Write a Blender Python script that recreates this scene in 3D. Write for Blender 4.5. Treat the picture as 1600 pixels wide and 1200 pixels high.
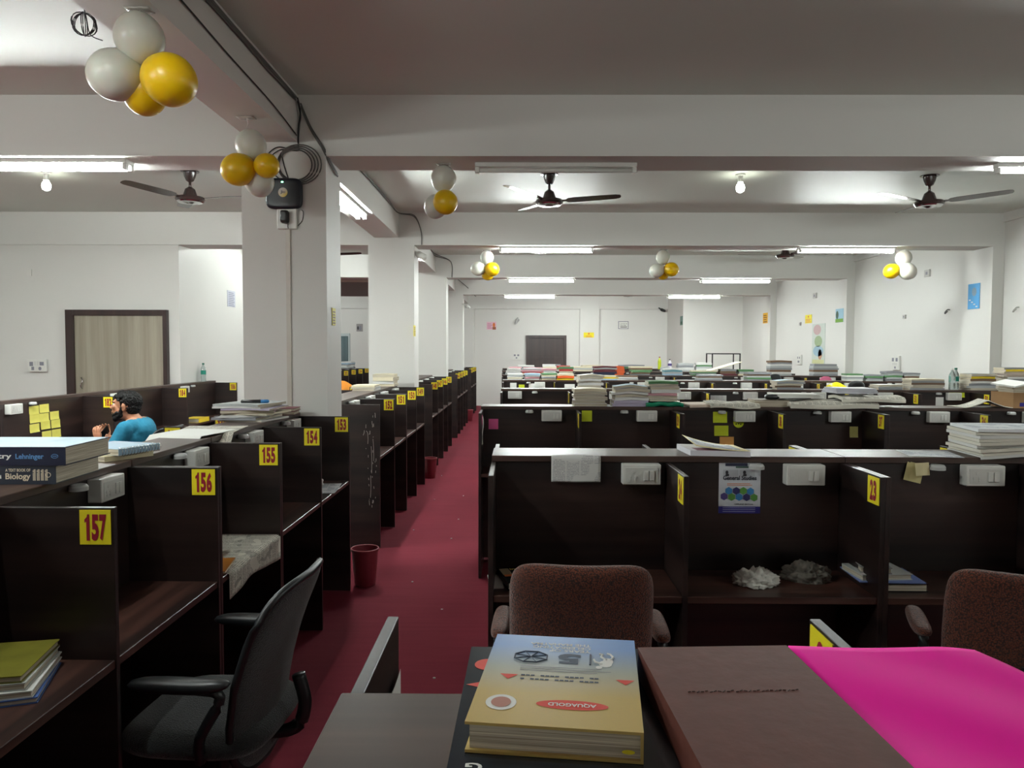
import bpy, bmesh, math, random
from mathutils import Vector, Matrix, Euler, noise
R = math.radians
sc = bpy.context.scene
for o in list(bpy.data.objects): bpy.data.objects.remove(o)

# ------------------------------------------------------------------ camera, world, exposure
F = 1170.0
CAMZ = 1.62
cam_d = bpy.data.cameras.new('camera'); cam = bpy.data.objects.new('camera', cam_d)
sc.collection.objects.link(cam); sc.camera = cam
cam_d.sensor_width = 36; cam_d.lens = F / 1600 * 36; cam_d.clip_start = 0.02
CR = Matrix.Rotation(math.atan(10 / F), 3, 'Z') @ Matrix.Rotation(R(90) - math.atan(52 / F), 3, 'X') @ Matrix.Rotation(0.0030, 3, 'Z')
cam.matrix_world = Matrix.Translation((0, 0, CAMZ)) @ CR.to_4x4()
sc.view_settings.view_transform = 'Standard'; sc.view_settings.look = 'None'
sc.view_settings.gamma = 1; sc.view_settings.use_curve_mapping = False
sc.view_settings.exposure = 0.25
w = bpy.data.worlds.new('world'); sc.world = w; w.use_nodes = True
w.node_tree.nodes['Background'].inputs[0].default_value = (0.5, 0.55, 0.6, 1)
w.node_tree.nodes['Background'].inputs[1].default_value = 0.05
TUBE = 190.0      # radiance of the lit fluorescent tubes
sc.cycles.max_bounces = 6; sc.cycles.diffuse_bounces = 4; sc.cycles.glossy_bounces = 3
sc.cycles.transmission_bounces = 6; sc.cycles.caustics_reflective = False; sc.cycles.caustics_refractive = False
sc.cycles.sample_clamp_indirect = 4

def ray(px, py):
    return CR @ Vector(((px - 800) / F, -(py - 600) / F, -1))
def P(px, py, Y):                    # the point of the place seen at a pixel, on the plane y = Y
    d = ray(px, py); t = Y / d.y
    return Vector((d.x * t, Y, CAMZ + d.z * t))
def PZ(px, py, z):                   # same on the plane z
    d = ray(px, py); t = (z - CAMZ) / d.z
    return Vector((d.x * t, d.y * t, z))
def PX(px, py, X):
    d = ray(px, py); t = X / d.x
    return Vector((X, d.y * t, CAMZ + d.z * t))

# ------------------------------------------------------------------ materials
MATS = {}
class NT:
    def __init__(s, name):
        s.m = bpy.data.materials.new(name); s.m.use_nodes = True; s.t = s.m.node_tree
        s.b = s.t.nodes['Principled BSDF']
    def n(s, typ, **kw):
        x = s.t.nodes.new(typ)
        for k, v in kw.items():
            if k.startswith('i_'): x.inputs[k[2:]].default_value = v
            else: setattr(x, k, v)
        return x
    def l(s, a, b): s.t.links.new(a, b)
    def math(s, op, a, b=None):
        x = s.t.nodes.new('ShaderNodeMath'); x.operation = op
        for k, v in ((0, a), (1, b)):
            if v is None: continue
            if isinstance(v, (int, float)): x.inputs[k].default_value = v
            else: s.l(v, x.inputs[k])
        return x.outputs[0]
    def mix(s, f, a, b):
        x = s.t.nodes.new('ShaderNodeMix'); x.data_type = 'RGBA'
        if isinstance(f, (int, float)): x.inputs[0].default_value = f
        else: s.l(f, x.inputs[0])
        for k, v in ((6, a), (7, b)):
            if isinstance(v, tuple): x.inputs[k].default_value = (*v[:3], 1)
            else: s.l(v, x.inputs[k])
        return x.outputs[2]
def lin(c):
    return tuple((v / 255 / 12.92 if v / 255 <= .04045 else ((v / 255 + .055) / 1.055) ** 2.4) for v in c)
def plain(name, rgb, rough=.6, metal=0, var=.06, scale=30, bump=0, spec=.5, emit=0):
    if name in MATS: return MATS[name]
    a = NT(name); c = lin(rgb)
    tc = a.n('ShaderNodeTexCoord'); nz = a.n('ShaderNodeTexNoise', i_Scale=scale, i_Detail=3.0)
    a.l(tc.outputs['Object'], nz.inputs['Vector'])
    col = a.mix(nz.outputs[0], tuple(max(0, v * (1 - var)) for v in c), tuple(min(1, v * (1 + var)) for v in c))
    a.l(col, a.b.inputs['Base Color'])
    a.b.inputs['Roughness'].default_value = rough; a.b.inputs['Metallic'].default_value = metal
    a.b.inputs['Specular IOR Level'].default_value = spec
    if bump:
        bp = a.n('ShaderNodeBump', i_Strength=bump, i_Distance=.002); a.l(nz.outputs[0], bp.inputs['Height']); a.l(bp.outputs[0], a.b.inputs['Normal'])
    if emit:
        a.b.inputs['Emission Color'].default_value = (*c, 1); a.b.inputs['Emission Strength'].default_value = emit
    MATS[name] = a.m; return a.m
def wood(name, axis, c0, c1, rough):
    a = NT(name); tc = a.n('ShaderNodeTexCoord'); oi = a.n('ShaderNodeObjectInfo')
    mp = a.n('ShaderNodeMapping'); s = {0: (.35, 9, 9), 1: (9, .35, 9), 2: (9, 9, .35)}[axis]; mp.inputs['Scale'].default_value = s
    a.l(tc.outputs['Object'], mp.inputs['Vector'])
    nz = a.n('ShaderNodeTexNoise', noise_dimensions='4D', i_Scale=1.0, i_Detail=4.0, i_Roughness=.6)
    a.l(mp.outputs[0], nz.inputs['Vector']); a.l(a.math('MULTIPLY', oi.outputs['Random'], 0.0), nz.inputs['W'])
    n2 = a.n('ShaderNodeTexNoise', i_Scale=9.0, i_Detail=2.0); a.l(mp.outputs[0], n2.inputs['Vector'])
    r = a.n('ShaderNodeValToRGB'); a.l(nz.outputs[0], r.inputs[0])
    r.color_ramp.elements[0].position = .38; r.color_ramp.elements[1].position = .66
    r.color_ramp.elements[0].color = (*lin(c0), 1); r.color_ramp.elements[1].color = (*lin(c1), 1)
    col = a.mix(a.math('MULTIPLY', n2.outputs[0], .45), r.outputs[0], lin(c0)); a.l(col, a.b.inputs['Base Color'])
    a.b.inputs['Roughness'].default_value = rough
    MATS[name] = a.m; return a.m
WX = wood('dark_laminate_long', 0, (20, 14, 14), (60, 42, 37), .36)
WY = wood('dark_laminate_cross', 1, (20, 14, 14), (54, 39, 35), .36)
WDESK = wood('dark_laminate_desk', 0, (30, 18, 16), (112, 74, 62), .36)
WLEDGE = wood('dark_laminate_ledge', 0, (50, 35, 29), (90, 66, 56), .40)
WEDGE = plain('brown_edge_band', (98, 74, 66), .4)
DOORW = wood('pale_ash_door', 2, (140, 132, 116), (178, 170, 152), .45)
DFRAME = wood('dark_door_frame', 2, (40, 24, 22), (62, 42, 38), .4)
def wallmat(name, rgb, dirt):
    a = NT(name); g = a.n('ShaderNodeNewGeometry')
    n1 = a.n('ShaderNodeTexNoise', i_Scale=.9, i_Detail=5.0, i_Roughness=.65); a.l(g.outputs['Position'], n1.inputs['Vector'])
    n2 = a.n('ShaderNodeTexNoise', i_Scale=60.0, i_Detail=3.0); a.l(g.outputs['Position'], n2.inputs['Vector'])
    c = lin(rgb); col = a.mix(n1.outputs[0], tuple(v * (1 - dirt) for v in c), c); a.l(col, a.b.inputs['Base Color'])
    bp = a.n('ShaderNodeBump', i_Strength=.12, i_Distance=.003); a.l(n2.outputs[0], bp.inputs['Height']); a.l(bp.outputs[0], a.b.inputs['Normal'])
    a.b.inputs['Roughness'].default_value = .55; MATS[name] = a.m; return a.m
WALL = wallmat('white_wall_paint', (220, 219, 214), .06)
CEIL = wallmat('ceiling_paint', (212, 216, 208), .08)
def carpet():
    a = NT('red_carpet'); g = a.n('ShaderNodeNewGeometry')
    n1 = a.n('ShaderNodeTexNoise', i_Scale=250.0, i_Detail=3.0); a.l(g.outputs['Position'], n1.inputs['Vector'])
    n2 = a.n('ShaderNodeTexNoise', i_Scale=2.2, i_Detail=4.0); a.l(g.outputs['Position'], n2.inputs['Vector'])
    mp = a.n('ShaderNodeMapping'); mp.inputs['Scale'].default_value = (2, 30, 1); a.l(g.outputs['Position'], mp.inputs['Vector'])
    n3 = a.n('ShaderNodeTexNoise', i_Scale=1.0, i_Detail=2.0); a.l(mp.outputs[0], n3.inputs['Vector'])
    c1 = a.mix(n2.outputs[0], lin((104, 30, 44)), lin((126, 42, 56))); c2 = a.mix(a.math('MULTIPLY', n1.outputs[0], .45), c1, lin((80, 20, 30)))
    c3 = a.mix(a.math('MULTIPLY', n3.outputs[0], .3), c2, lin((150, 62, 76)))
    a.l(c3, a.b.inputs['Base Color']); a.b.inputs['Roughness'].default_value = .95; a.b.inputs['Specular IOR Level'].default_value = .15
    bp = a.n('ShaderNodeBump', i_Strength=.5, i_Distance=.004); a.l(n1.outputs[0], bp.inputs['Height']); a.l(bp.outputs[0], a.b.inputs['Normal'])
    return a.m
CARPET = carpet()
def fabric(name, rgb, rgb2, sc_=900):
    a = NT(name); tc = a.n('ShaderNodeTexCoord')
    v = a.n('ShaderNodeTexVoronoi', i_Scale=sc_ / 6.0); a.l(tc.outputs['Object'], v.inputs['Vector'])
    col = a.mix(a.math('MULTIPLY', v.outputs[0], 1.4), lin(rgb2), lin(rgb)); a.l(col, a.b.inputs['Base Color'])
    bp = a.n('ShaderNodeBump', i_Strength=.7, i_Distance=.003); a.l(v.outputs[0], bp.inputs['Height']); a.l(bp.outputs[0], a.b.inputs['Normal'])
    a.b.inputs['Roughness'].default_value = .9; a.b.inputs['Sheen Weight'].default_value = .3; MATS[name] = a.m; return a.m
BROWNF = fabric('brown_woven_fabric', (42, 17, 9), (130, 62, 30), 1300)
BLACKF = fabric('black_mesh_fabric', (12, 14, 15), (28, 33, 34), 1500)
def pagesm():
    a = NT('page_edges'); tc = a.n('ShaderNodeTexCoord'); mp = a.n('ShaderNodeMapping'); mp.inputs['Scale'].default_value = (6, 6, 900)
    a.l(tc.outputs['Object'], mp.inputs['Vector']); nz = a.n('ShaderNodeTexNoise', i_Scale=1.0, i_Detail=3.0); a.l(mp.outputs[0], nz.inputs['Vector'])
    r = a.n('ShaderNodeValToRGB'); a.l(nz.outputs[0], r.inputs[0]); r.color_ramp.elements[0].position = .35; r.color_ramp.elements[1].position = .65
    r.color_ramp.elements[0].color = (*lin((150, 138, 118)), 1); r.color_ramp.elements[1].color = (*lin((222, 214, 194)), 1)
    a.l(r.outputs[0], a.b.inputs['Base Color']); a.b.inputs['Roughness'].default_value = .9; return a.m
PAGES = pagesm()
def papernews(name, base, ink, amount=.5, pics=.5):
    a = NT(name); uv = a.n('ShaderNodeUVMap'); sp = a.n('ShaderNodeSeparateXYZ'); a.l(uv.outputs[0], sp.inputs[0])
    x, y = sp.outputs[0], sp.outputs[1]
    def nz(sx, sy, sc=1.0):
        mp = a.n('ShaderNodeMapping'); mp.inputs['Scale'].default_value = (sx, sy, 1); a.l(uv.outputs[0], mp.inputs['Vector'])
        n = a.n('ShaderNodeTexNoise', i_Scale=sc, i_Detail=1.0); a.l(mp.outputs[0], n.inputs['Vector']); return n.outputs[0]
    line = a.math('GREATER_THAN', a.math('FRACT', a.math('DIVIDE', y, .0065)), .45)
    col = a.math('GREATER_THAN', a.math('FRACT', a.math('DIVIDE', x, .055)), .1)
    word = a.math('GREATER_THAN', nz(260, 150), .42)
    blk = a.math('GREATER_THAN', nz(9, 11), 1 - amount)
    pic = a.math('GREATER_THAN', nz(9, 13, 1.3), .63)
    m = a.math('MULTIPLY', a.math('MULTIPLY', line, col), a.math('MULTIPLY', word, blk))
    m = a.math('MAXIMUM', a.math('MULTIPLY', m, .75), a.math('MULTIPLY', pic, pics))
    a.l(a.mix(m, lin(base), lin(ink)), a.b.inputs['Base Color']); a.b.inputs['Roughness'].default_value = .85
    MATS[name] = a.m; return a.m
NEWS = papernews('newsprint', (206, 202, 188), (60, 58, 56), .62)
PRINT = papernews('printed_page', (222, 226, 228), (90, 110, 140), .5)
NOTE = papernews('ruled_note_page', (206, 206, 202), (150, 150, 156), .55, 0)
WHITEP = plain('white_plastic', (218, 218, 212), .35)
SOCKP = plain('socket_face_plastic', (205, 205, 200), .3)
HOLE = plain('dark_socket_hole', (25, 25, 25), .6)
PUCK = plain('frosted_puck', (190, 192, 190), .3)
YEL = plain('yellow_sign', (226, 210, 26), .5, var=.03)
RED = plain('maroon_digit', (140, 14, 40), .5, var=.05)
BLACKP = plain('black_plastic', (24, 26, 28), .38)
BLACKG = plain('black_gloss', (20, 16, 16), .15)
CHROME = plain('chrome', (200, 200, 200), .15, 1)
BRONZE = plain('dark_bronze_enamel', (46, 34, 32), .22, 0, .1)
GREYM = plain('grey_metal', (120, 120, 120), .4, .8)
CABLE = plain('grey_cable', (92, 92, 88), .5)
CABLEB = plain('black_cable', (30, 30, 30), .5)
WPAPER = plain('white_paper', (226, 226, 220), .85, var=.03)
STICKY = plain('yellow_sticky_paper', (214, 206, 96), .85)
LIME = plain('lime_sticky_paper', (196, 208, 44), .85)
PINK = plain('pink_sticky_paper', (240, 110, 168), .85)
BINM = plain('maroon_bin_plastic', (126, 44, 54), .4)
CARD = plain('brown_cardboard', (158, 122, 84), .85, bump=.2)
SKIN = plain('tan_skin', (176, 122, 92), .55, var=.08)
HAIR = plain('black_hair', (9, 8, 8), .6, var=.3, scale=120, bump=.6, spec=.2)
TEAL = plain('teal_cotton', (20, 110, 138), .85, var=.1, scale=14)
def C(name, rgb, rough=.6, **k): return plain(name, rgb, rough, **k)
BW = plain('white_balloon_rubber', (208, 208, 196), .35, var=.12, scale=12)
BY = plain('yellow_balloon_rubber', (224, 182, 8), .33, var=.1, scale=10)
for m_ in (BW, BY): m_.node_tree.nodes['Principled BSDF'].inputs['Subsurface Weight'].default_value = .15
def emis(name, rgb, s):
    a = NT(name); a.b.inputs['Base Color'].default_value = (.8, .8, .8, 1)
    a.b.inputs['Emission Color'].default_value = (*rgb, 1); a.b.inputs['Emission Strength'].default_value = s; MATS[name] = a.m; return a.m
LIT = emis('lit_tube', (.93, 1, .97), TUBE)
BULB = emis('lit_bulb', (.95, 1, .85), 30)
LED = emis('green_led', (.2, 1, .5), 6)
def glassm(name, rgb, alpha):
    a = NT(name); a.b.inputs['Base Color'].default_value = (*lin(rgb), 1); a.b.inputs['Roughness'].default_value = .08
    a.b.inputs['Transmission Weight'].default_value = alpha; a.b.inputs['IOR'].default_value = 1.2; MATS[name] = a.m; return a.m
CLEAR = glassm('clear_plastic', (225, 238, 236), .8)

# ------------------------------------------------------------------ object helpers
COL = sc.collection
def tag(o, label, cat, group=None, kind=None):
    o['label'] = label; o['category'] = cat
    if group: o['group'] = group
    if kind: o['kind'] = kind
    return o
def empty(name, loc=(0, 0, 0), rz=0, label=None, cat=None, group=None):
    o = bpy.data.objects.new(name, None); COL.objects.link(o); o.location = loc; o.rotation_euler = (0, 0, rz)
    o.empty_display_size = .05
    if label: tag(o, label, cat, group)
    return o
def link(name, me, parent=None, loc=None, rot=None, mats=None):
    if mats:
        me.materials.clear()
        for m in (mats if isinstance(mats, (list, tuple)) else [mats]): me.materials.append(m)
    o = bpy.data.objects.new(name, me); COL.objects.link(o)
    if parent is not None: o.parent = parent
    if loc is not None: o.location = loc
    if rot is not None: o.rotation_euler = rot
    return o
def fin(bm, name, mats, parent=None, smooth=False, loc=None, rot=None, recalc=True):
    if recalc: bmesh.ops.recalc_face_normals(bm, faces=bm.faces)
    me = bpy.data.meshes.new(name)
    if smooth is not False:
        for f in bm.faces: f.smooth = True
    bm.to_mesh(me); bm.free()
    if isinstance(smooth, (int, float)) and not isinstance(smooth, bool):
        me.set_sharp_from_angle(angle=R(smooth))
    return link(name, me, parent, loc, rot, mats)
def abox(bm, x0, x1, y0, y1, z0, z1, mi=0, M=None):
    vs = [bm.verts.new(Vector(p) if M is None else M @ Vector(p)) for p in
          ((x0, y0, z0), (x1, y0, z0), (x1, y1, z0), (x0, y1, z0), (x0, y0, z1), (x1, y0, z1), (x1, y1, z1), (x0, y1, z1))]
    fs = [bm.faces.new([vs[i] for i in q]) for q in ((3, 2, 1, 0), (4, 5, 6, 7), (0, 1, 5, 4), (1, 2, 6, 5), (2, 3, 7, 6), (3, 0, 4, 7))]
    for f in fs: f.material_index = mi
    return vs, fs
BOXC = {}
def boxmesh(x0, x1, y0, y1, z0, z1, mat, bev=.0012):
    key = tuple(round(v, 5) for v in (x0, x1, y0, y1, z0, z1, bev)) + (mat.name,)
    if key in BOXC: return BOXC[key]
    bm = bmesh.new(); abox(bm, x0, x1, y0, y1, z0, z1)
    if bev: bmesh.ops.bevel(bm, geom=bm.edges[:], offset=bev, segments=1, affect='EDGES')
    bmesh.ops.recalc_face_normals(bm, faces=bm.faces)
    me = bpy.data.meshes.new('box'); bm.to_mesh(me); bm.free(); me.materials.append(mat); BOXC[key] = me; return me
def box(name, x0, x1, y0, y1, z0, z1, mat, parent=None, bev=.0012, loc=None, rot=None):
    return link(name, boxmesh(x0, x1, y0, y1, z0, z1, mat, bev), parent, loc, rot)
def struct(name, x0, x1, y0, y1, z0, z1, mat, bev=0):
    o = box(name, x0, x1, y0, y1, z0, z1, mat, None, bev); o['kind'] = 'structure'; return o
def cyl(bm, p, q, r1, r2=None, seg=12, cap=True, mi=0):
    if r2 is None: r2 = r1
    p, q = Vector(p), Vector(q); d = (q - p); L = d.length
    if L < 1e-6: return
    rot = d.to_track_quat('Z', 'Y').to_matrix().to_4x4()
    r = bmesh.ops.create_cone(bm, cap_ends=cap, segments=seg, radius1=r1, radius2=r2, depth=L, matrix=Matrix.Translation((p + q) / 2) @ rot)
    for f in {f for v in r['verts'] for f in v.link_faces}: f.material_index = mi
def ball(bm, c, r, s=(1, 1, 1), seg=12, M=None, mi=0):
    m = Matrix.Translation(c) @ (M or Matrix()) @ Matrix.Diagonal((*[r * k for k in s], 1))
    v = bmesh.ops.create_uvsphere(bm, u_segments=seg, v_segments=max(6, seg // 2 + 2), radius=1, matrix=m)
    for f in {f for w_ in v['verts'] for f in w_.link_faces}: f.material_index = mi
def smoothpts(pts, n=6):
    pts = [Vector(p) for p in pts]
    if len(pts) < 3: return pts
    out = []
    for i in range(len(pts) - 1):
        p0 = pts[max(i - 1, 0)]; p1 = pts[i]; p2 = pts[i + 1]; p3 = pts[min(i + 2, len(pts) - 1)]
        for k in range(n):
            t = k / n
            out.append(.5 * ((2 * p1) + (p2 - p0) * t + (2 * p0 - 5 * p1 + 4 * p2 - p3) * t * t + (-p0 + 3 * p1 - 3 * p2 + p3) * t ** 3))
    out.append(pts[-1]); return out
def tube(bm, pts, r, seg=6, mi=0, closed=False):
    n = len(pts); rings = []; up = Vector((0, 0, 1))
    for i, p in enumerate(pts):
        if closed: d = (pts[(i + 1) % n] - pts[i - 1])
        else: d = (pts[min(i + 1, n - 1)] - pts[max(i - 1, 0)])
        d.normalize(); a = d.cross(up if abs(d.z) < .9 else Vector((1, 0, 0))).normalized(); b = d.cross(a)
        rr = r(i / max(1, n - 1)) if callable(r) else r
        rings.append([bm.verts.new(p + (a * math.cos(t) + b * math.sin(t)) * rr) for t in [2 * math.pi * k / seg for k in range(seg)]])
    for i in range(n if closed else n - 1):
        A, B = rings[i], rings[(i + 1) % n]
        for k in range(seg):
            f = bm.faces.new((A[k], A[(k + 1) % seg], B[(k + 1) % seg], B[k])); f.material_index = mi
    if not closed:
        for q in (rings[0], rings[-1]):
            f = bm.faces.new(q); f.material_index = mi
def lathe(bm, prof, seg=20, c=(0, 0, 0), mi=0, close=False):
    rings = []
    for r, z in prof:
        rings.append([bm.verts.new((c[0] + max(r, 1e-4) * math.cos(2 * math.pi * k / seg), c[1] + max(r, 1e-4) * math.sin(2 * math.pi * k / seg), c[2] + z)) for k in range(seg)])
    for A, B in zip(rings, rings[1:]):
        for k in range(seg):
            f = bm.faces.new((A[k], A[(k + 1) % seg], B[(k + 1) % seg], B[k])); f.material_index = mi
    for q in (rings[0], rings[-1]): bm.faces.new(q).material_index = mi
def slab(bm, x0, x1, y0, y1, z0, z1, nx=1, ny=1, f=None, mi=0, uv=True):
    """closed box whose top and bottom are grids; f(x, y) -> offset vector"""
    f = f or (lambda x, y: (0, 0, 0)); L = bm.loops.layers.uv.verify()
    def g(z):
        return [[bm.verts.new(Vector((x0 + (x1 - x0) * i / nx, y0 + (y1 - y0) * j / ny, z)) + Vector(f(x0 + (x1 - x0) * i / nx, y0 + (y1 - y0) * j / ny))) for j in range(ny + 1)] for i in range(nx + 1)]
    T, B = g(z1), g(z0); fs = []
    def q(a, b, c, d, u=None):
        fc = bm.faces.new((a, b, c, d)); fc.material_index = mi
        if u:
            for lp, uu in zip(fc.loops, u): lp[L].uv = uu
        fs.append(fc)
    ux = lambda i: (x1 - x0) * i / nx
    uy = lambda j: (y1 - y0) * j / ny
    for i in range(nx):
        for j in range(ny):
            u = ((ux(i), uy(j)), (ux(i + 1), uy(j)), (ux(i + 1), uy(j + 1)), (ux(i), uy(j + 1)))
            q(T[i][j], T[i + 1][j], T[i + 1][j + 1], T[i][j + 1], u)
            q(B[i][j], B[i][j + 1], B[i + 1][j + 1], B[i + 1][j], (u[0], u[3], u[2], u[1]))
    for i in range(nx):
        q(B[i][0], B[i + 1][0], T[i + 1][0], T[i][0]); q(B[i + 1][ny], B[i][ny], T[i][ny], T[i + 1][ny])
    for j in range(ny):
        q(B[0][j + 1], B[0][j], T[0][j], T[0][j + 1]); q(B[nx][j], B[nx][j + 1], T[nx][j + 1], T[nx][j])
    return fs
def pillow(bm, w_, h_, t, n=16, e=4.5, p=6, bend=None, M=None, mi=0):
    """rounded padded board in the XZ plane, thickness along Y"""
    M = M or Matrix()
    def pt(u, v, s):
        # square -> rounded square
        k = (abs(u) ** e + abs(v) ** e) ** (1 / e); m = max(abs(u), abs(v)); sc_ = (m / k) if k > 0 else 1
        x, z = u * sc_ * w_ / 2, v * sc_ * h_ / 2
        y = s * t / 2 * max(0, 1 - m ** p) ** .5
        dx, dy, dz = bend(x, z) if bend else (0, 0, 0)
        return M @ Vector((x + dx, y + dy, z + dz))
    def q(a): return math.sin(a * math.pi / 2)
    gr = {}
    for s in (1, -1):
        for i in range(n + 1):
            for j in range(n + 1):
                u, v = q(2 * i / n - 1), q(2 * j / n - 1)
                edge = i in (0, n) or j in (0, n)
                if edge and s == -1: gr[(s, i, j)] = gr[(1, i, j)]; continue
                gr[(s, i, j)] = bm.verts.new(pt(u, v, s))
        for i in range(n):
            for j in range(n):
                vs = [gr[(s, i, j)], gr[(s, i + 1, j)], gr[(s, i + 1, j + 1)], gr[(s, i, j + 1)]]
                if s == -1: vs.reverse()
                bm.faces.new(vs).material_index = mi
TXT = {}
def textgeo(s):
    if s in TXT: return TXT[s]
    cu = bpy.data.curves.new('t', 'FONT'); cu.body = s; cu.offset = .05 if len(s) == 1 and s.isdigit() else .025; cu.resolution_u = 3
    o = bpy.data.objects.new('t', cu); COL.objects.link(o); bpy.context.view_layer.update()
    me = bpy.data.meshes.new_from_object(o.evaluated_get(bpy.context.evaluated_depsgraph_get()))
    vs = [v.co.copy() for v in me.vertices]; fs = [tuple(p.vertices) for p in me.polygons]
    bpy.data.objects.remove(o); bpy.data.curves.remove(cu); bpy.data.meshes.remove(me)
    x0 = min(v.x for v in vs); x1 = max(v.x for v in vs); y0 = min(v.y for v in vs); y1 = max(v.y for v in vs)
    vs = [((v.x - x0) / (x1 - x0), (v.y - y0) / (y1 - y0)) for v in vs]
    TXT[s] = (vs, fs); return TXT[s]
def puttext(bm, s, o, u, v, mi=0):
    vs, fs = textgeo(s); o, u, v = Vector(o), Vector(u), Vector(v)
    V = [bm.verts.new(o + u * a + v * b) for a, b in vs]
    for f in fs:
        try: bm.faces.new([V[i] for i in f]).material_index = mi
        except ValueError: pass
def putdigits(bm, s, o, u, v):
    o, u, v = Vector(o), Vector(u), Vector(v); n = len(s); cw = 1 / n; gap = .10 * cw
    for i, ch in enumerate(s):
        x0 = i * cw + gap / 2; w_ = cw - gap
        if ch == '1':
            pts = ((.38, 0), (.82, 0), (.82, 1), (.52, 1), (.45, .90), (.12, .80), (.12, .68), (.38, .72))
            bm.faces.new([bm.verts.new(o + u * (x0 + w_ * a) + v * b) for a, b in pts])
        else: puttext(bm, ch, o + u * x0, u * w_, v)
def digitobj(name, s, o, u, v, mat, parent):
    bm = bmesh.new(); putdigits(bm, s, o, u, v); return fin(bm, name, mat, parent, recalc=False)
def textobj(name, s, o, u, v, mat, parent):
    bm = bmesh.new(); puttext(bm, s, o, u, v); return fin(bm, name, mat, parent, recalc=False)
def quad(bm, o, u, v, mi=0, t=0):
    o, u, v = Vector(o), Vector(u), Vector(v)
    if t:
        n = u.cross(v).normalized() * t; L = [bm.verts.new(p + k) for k in (n * 0, n) for p in (o, o + u, o + u + v, o + v)]
        for q in ((3, 2, 1, 0), (4, 5, 6, 7), (0, 1, 5, 4), (1, 2, 6, 5), (2, 3, 7, 6), (3, 0, 4, 7)): bm.faces.new([L[i] for i in q]).material_index = mi
    else: bm.faces.new([bm.verts.new(p) for p in (o, o + u, o + u + v, o + v)]).material_index = mi

# ------------------------------------------------------------------ the room
ZC = 3.31; ZB = 2.91
XR = 5.92; XL = -6.5; YF = 22.0; YB = -2.4
BEAMS = [0.88, 5.03, 9.24, 13.3, 17.3]
struct('floor', -9.3, XR + .2, YB - .2, YF + .2, -.1, 0, CARPET)
struct('ceiling', -9.3, XR + .2, YB - .2, YF + .2, ZC, ZC + .12, CEIL)
struct('wall_right', XR, XR + .2, YB - .2, YF + .2, 0, ZC, WALL)
struct('wall_back', -9.3, XR, YB - .2, YB, 0, ZC, WALL)
struct('wall_left', XL - .2, XL, YB, 9.24, 0, ZC, WALL)
struct('wall_far', -9.3, XR, YF, YF + .2, 0, ZC, WALL)
struct('wall_far_left', -9.3, -9.1, 12.5, YF, 0, ZC, WALL)
struct('wall_block', -9.1, -4.2, 9.27, 12.5, 0, ZC, WALL)
struct('wall_box', 4.35, XR, 19.9, YF, 0, ZC, WALL)
for i, y in enumerate(BEAMS):
    struct('beam', -9.1 if i > 2 else XL, XR, y, y + .40, ZB, ZC, WALL)
struct('beam', -9.1, 4.35, YF - .06, YF, 2.84, ZC, WALL)
ys = [YB] + [b for b in BEAMS] + [YF - .06]
struct('beam', -1.77, -1.47, YB, BEAMS[0], 3.0, ZC, WALL)
for i, b in enumerate(BEAMS):
    e = BEAMS[i + 1] if i + 1 < len(BEAMS) else YF - .06
    struct('beam', -1.77, -1.47, b + .40, e, 3.0, ZC, WALL)
for i, y in enumerate(BEAMS):
    if i: struct('column', -1.85, -1.285, y - .003, y + .39, 0, ZB, WALL)
    struct('column', 5.78, XR, y, y + .6, 0, ZB, WALL)
struct('column', -1.85, -1.285, YF - .3, YF, 0, 2.84, WALL)
struct('column', (905 - 810) / F * 22, (935 - 810) / F * 22, YF - .12, YF, 0, 2.84, WALL)
for a, b in zip(BEAMS, BEAMS[1:] + [YF]):
    struct('trim_1', XR - .03, XR, a + .6, b, 3.2, ZC, WALL)
# bulkhead seen between the first two columns
struct('beam', -9.1, -2.4, 13.7, 17.3, 2.86, 2.92, C('brown_bulkhead', (112, 84, 76)))

# doors
d1 = empty('door_1', (0, 0, 0)); d1['kind'] = 'structure'; d1['label'] = 'pale wood door in a dark frame in the left wall'
a0 = P(104, 484, 9.24); a1 = P(262, 486, 9.24); ztop = a0.z
x0, x1 = a0.x, a1.x
box('door_leaf', x0 + .10, x1 - .05, 9.228, 9.268, 0, ztop - .07, DOORW, d1)
for nm, q in (('frame', (x0, x0 + .10, 9.20, 9.268, 0, ztop)), ('frame', (x1 - .05, x1, 9.20, 9.268, 0, ztop)), ('frame', (x0 + .10, x1 - .05, 9.20, 9.268, ztop - .07, ztop))):
    box(nm, *q, DFRAME, d1)
bm = bmesh.new(); tube(bm, smoothpts([P(127, 590, 9.22), P(129, 595, 9.18), P(126, 602, 9.18), P(128, 607, 9.22)]), .008); fin(bm, 'door_handle', CHROME, d1, True)
d2 = empty('door_2', (0, 0, 0)); d2['kind'] = 'structure'; d2['label'] = 'dark brown panel door in the far wall'
a0 = P(822, 524, YF); a1 = P(885, 524, YF); zt = a0.z; x0, x1 = a0.x, a1.x
box('door_leaf', x0 + .08, x1 - .08, YF - .035, YF, 0, zt - .08, DFRAME, d2)
for q in ((x0, x0 + .08, 0, zt), (x1 - .08, x1, 0, zt), (x0 + .08, x1 - .08, zt - .08, zt)):
    box('frame', q[0], q[1], YF - .07, YF, q[2], q[3], DFRAME, d2)
box('rail', x0 + .1, x1 - .1, YF - .05, YF - .035, 1.36, 1.44, DFRAME, d2)
w1 = empty('window_1', (0, 0, 0)); w1['kind'] = 'structure'; w1['label'] = 'curtained window in the far left wall'
a0 = P(524, 521, YF); a1 = P(547, 521, YF)
box('window_frame', a0.x - .6, a1.x, YF - .05, YF, .9, a0.z, C('pale_window_frame', (190, 200, 200)), w1)
bm = bmesh.new()
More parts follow.
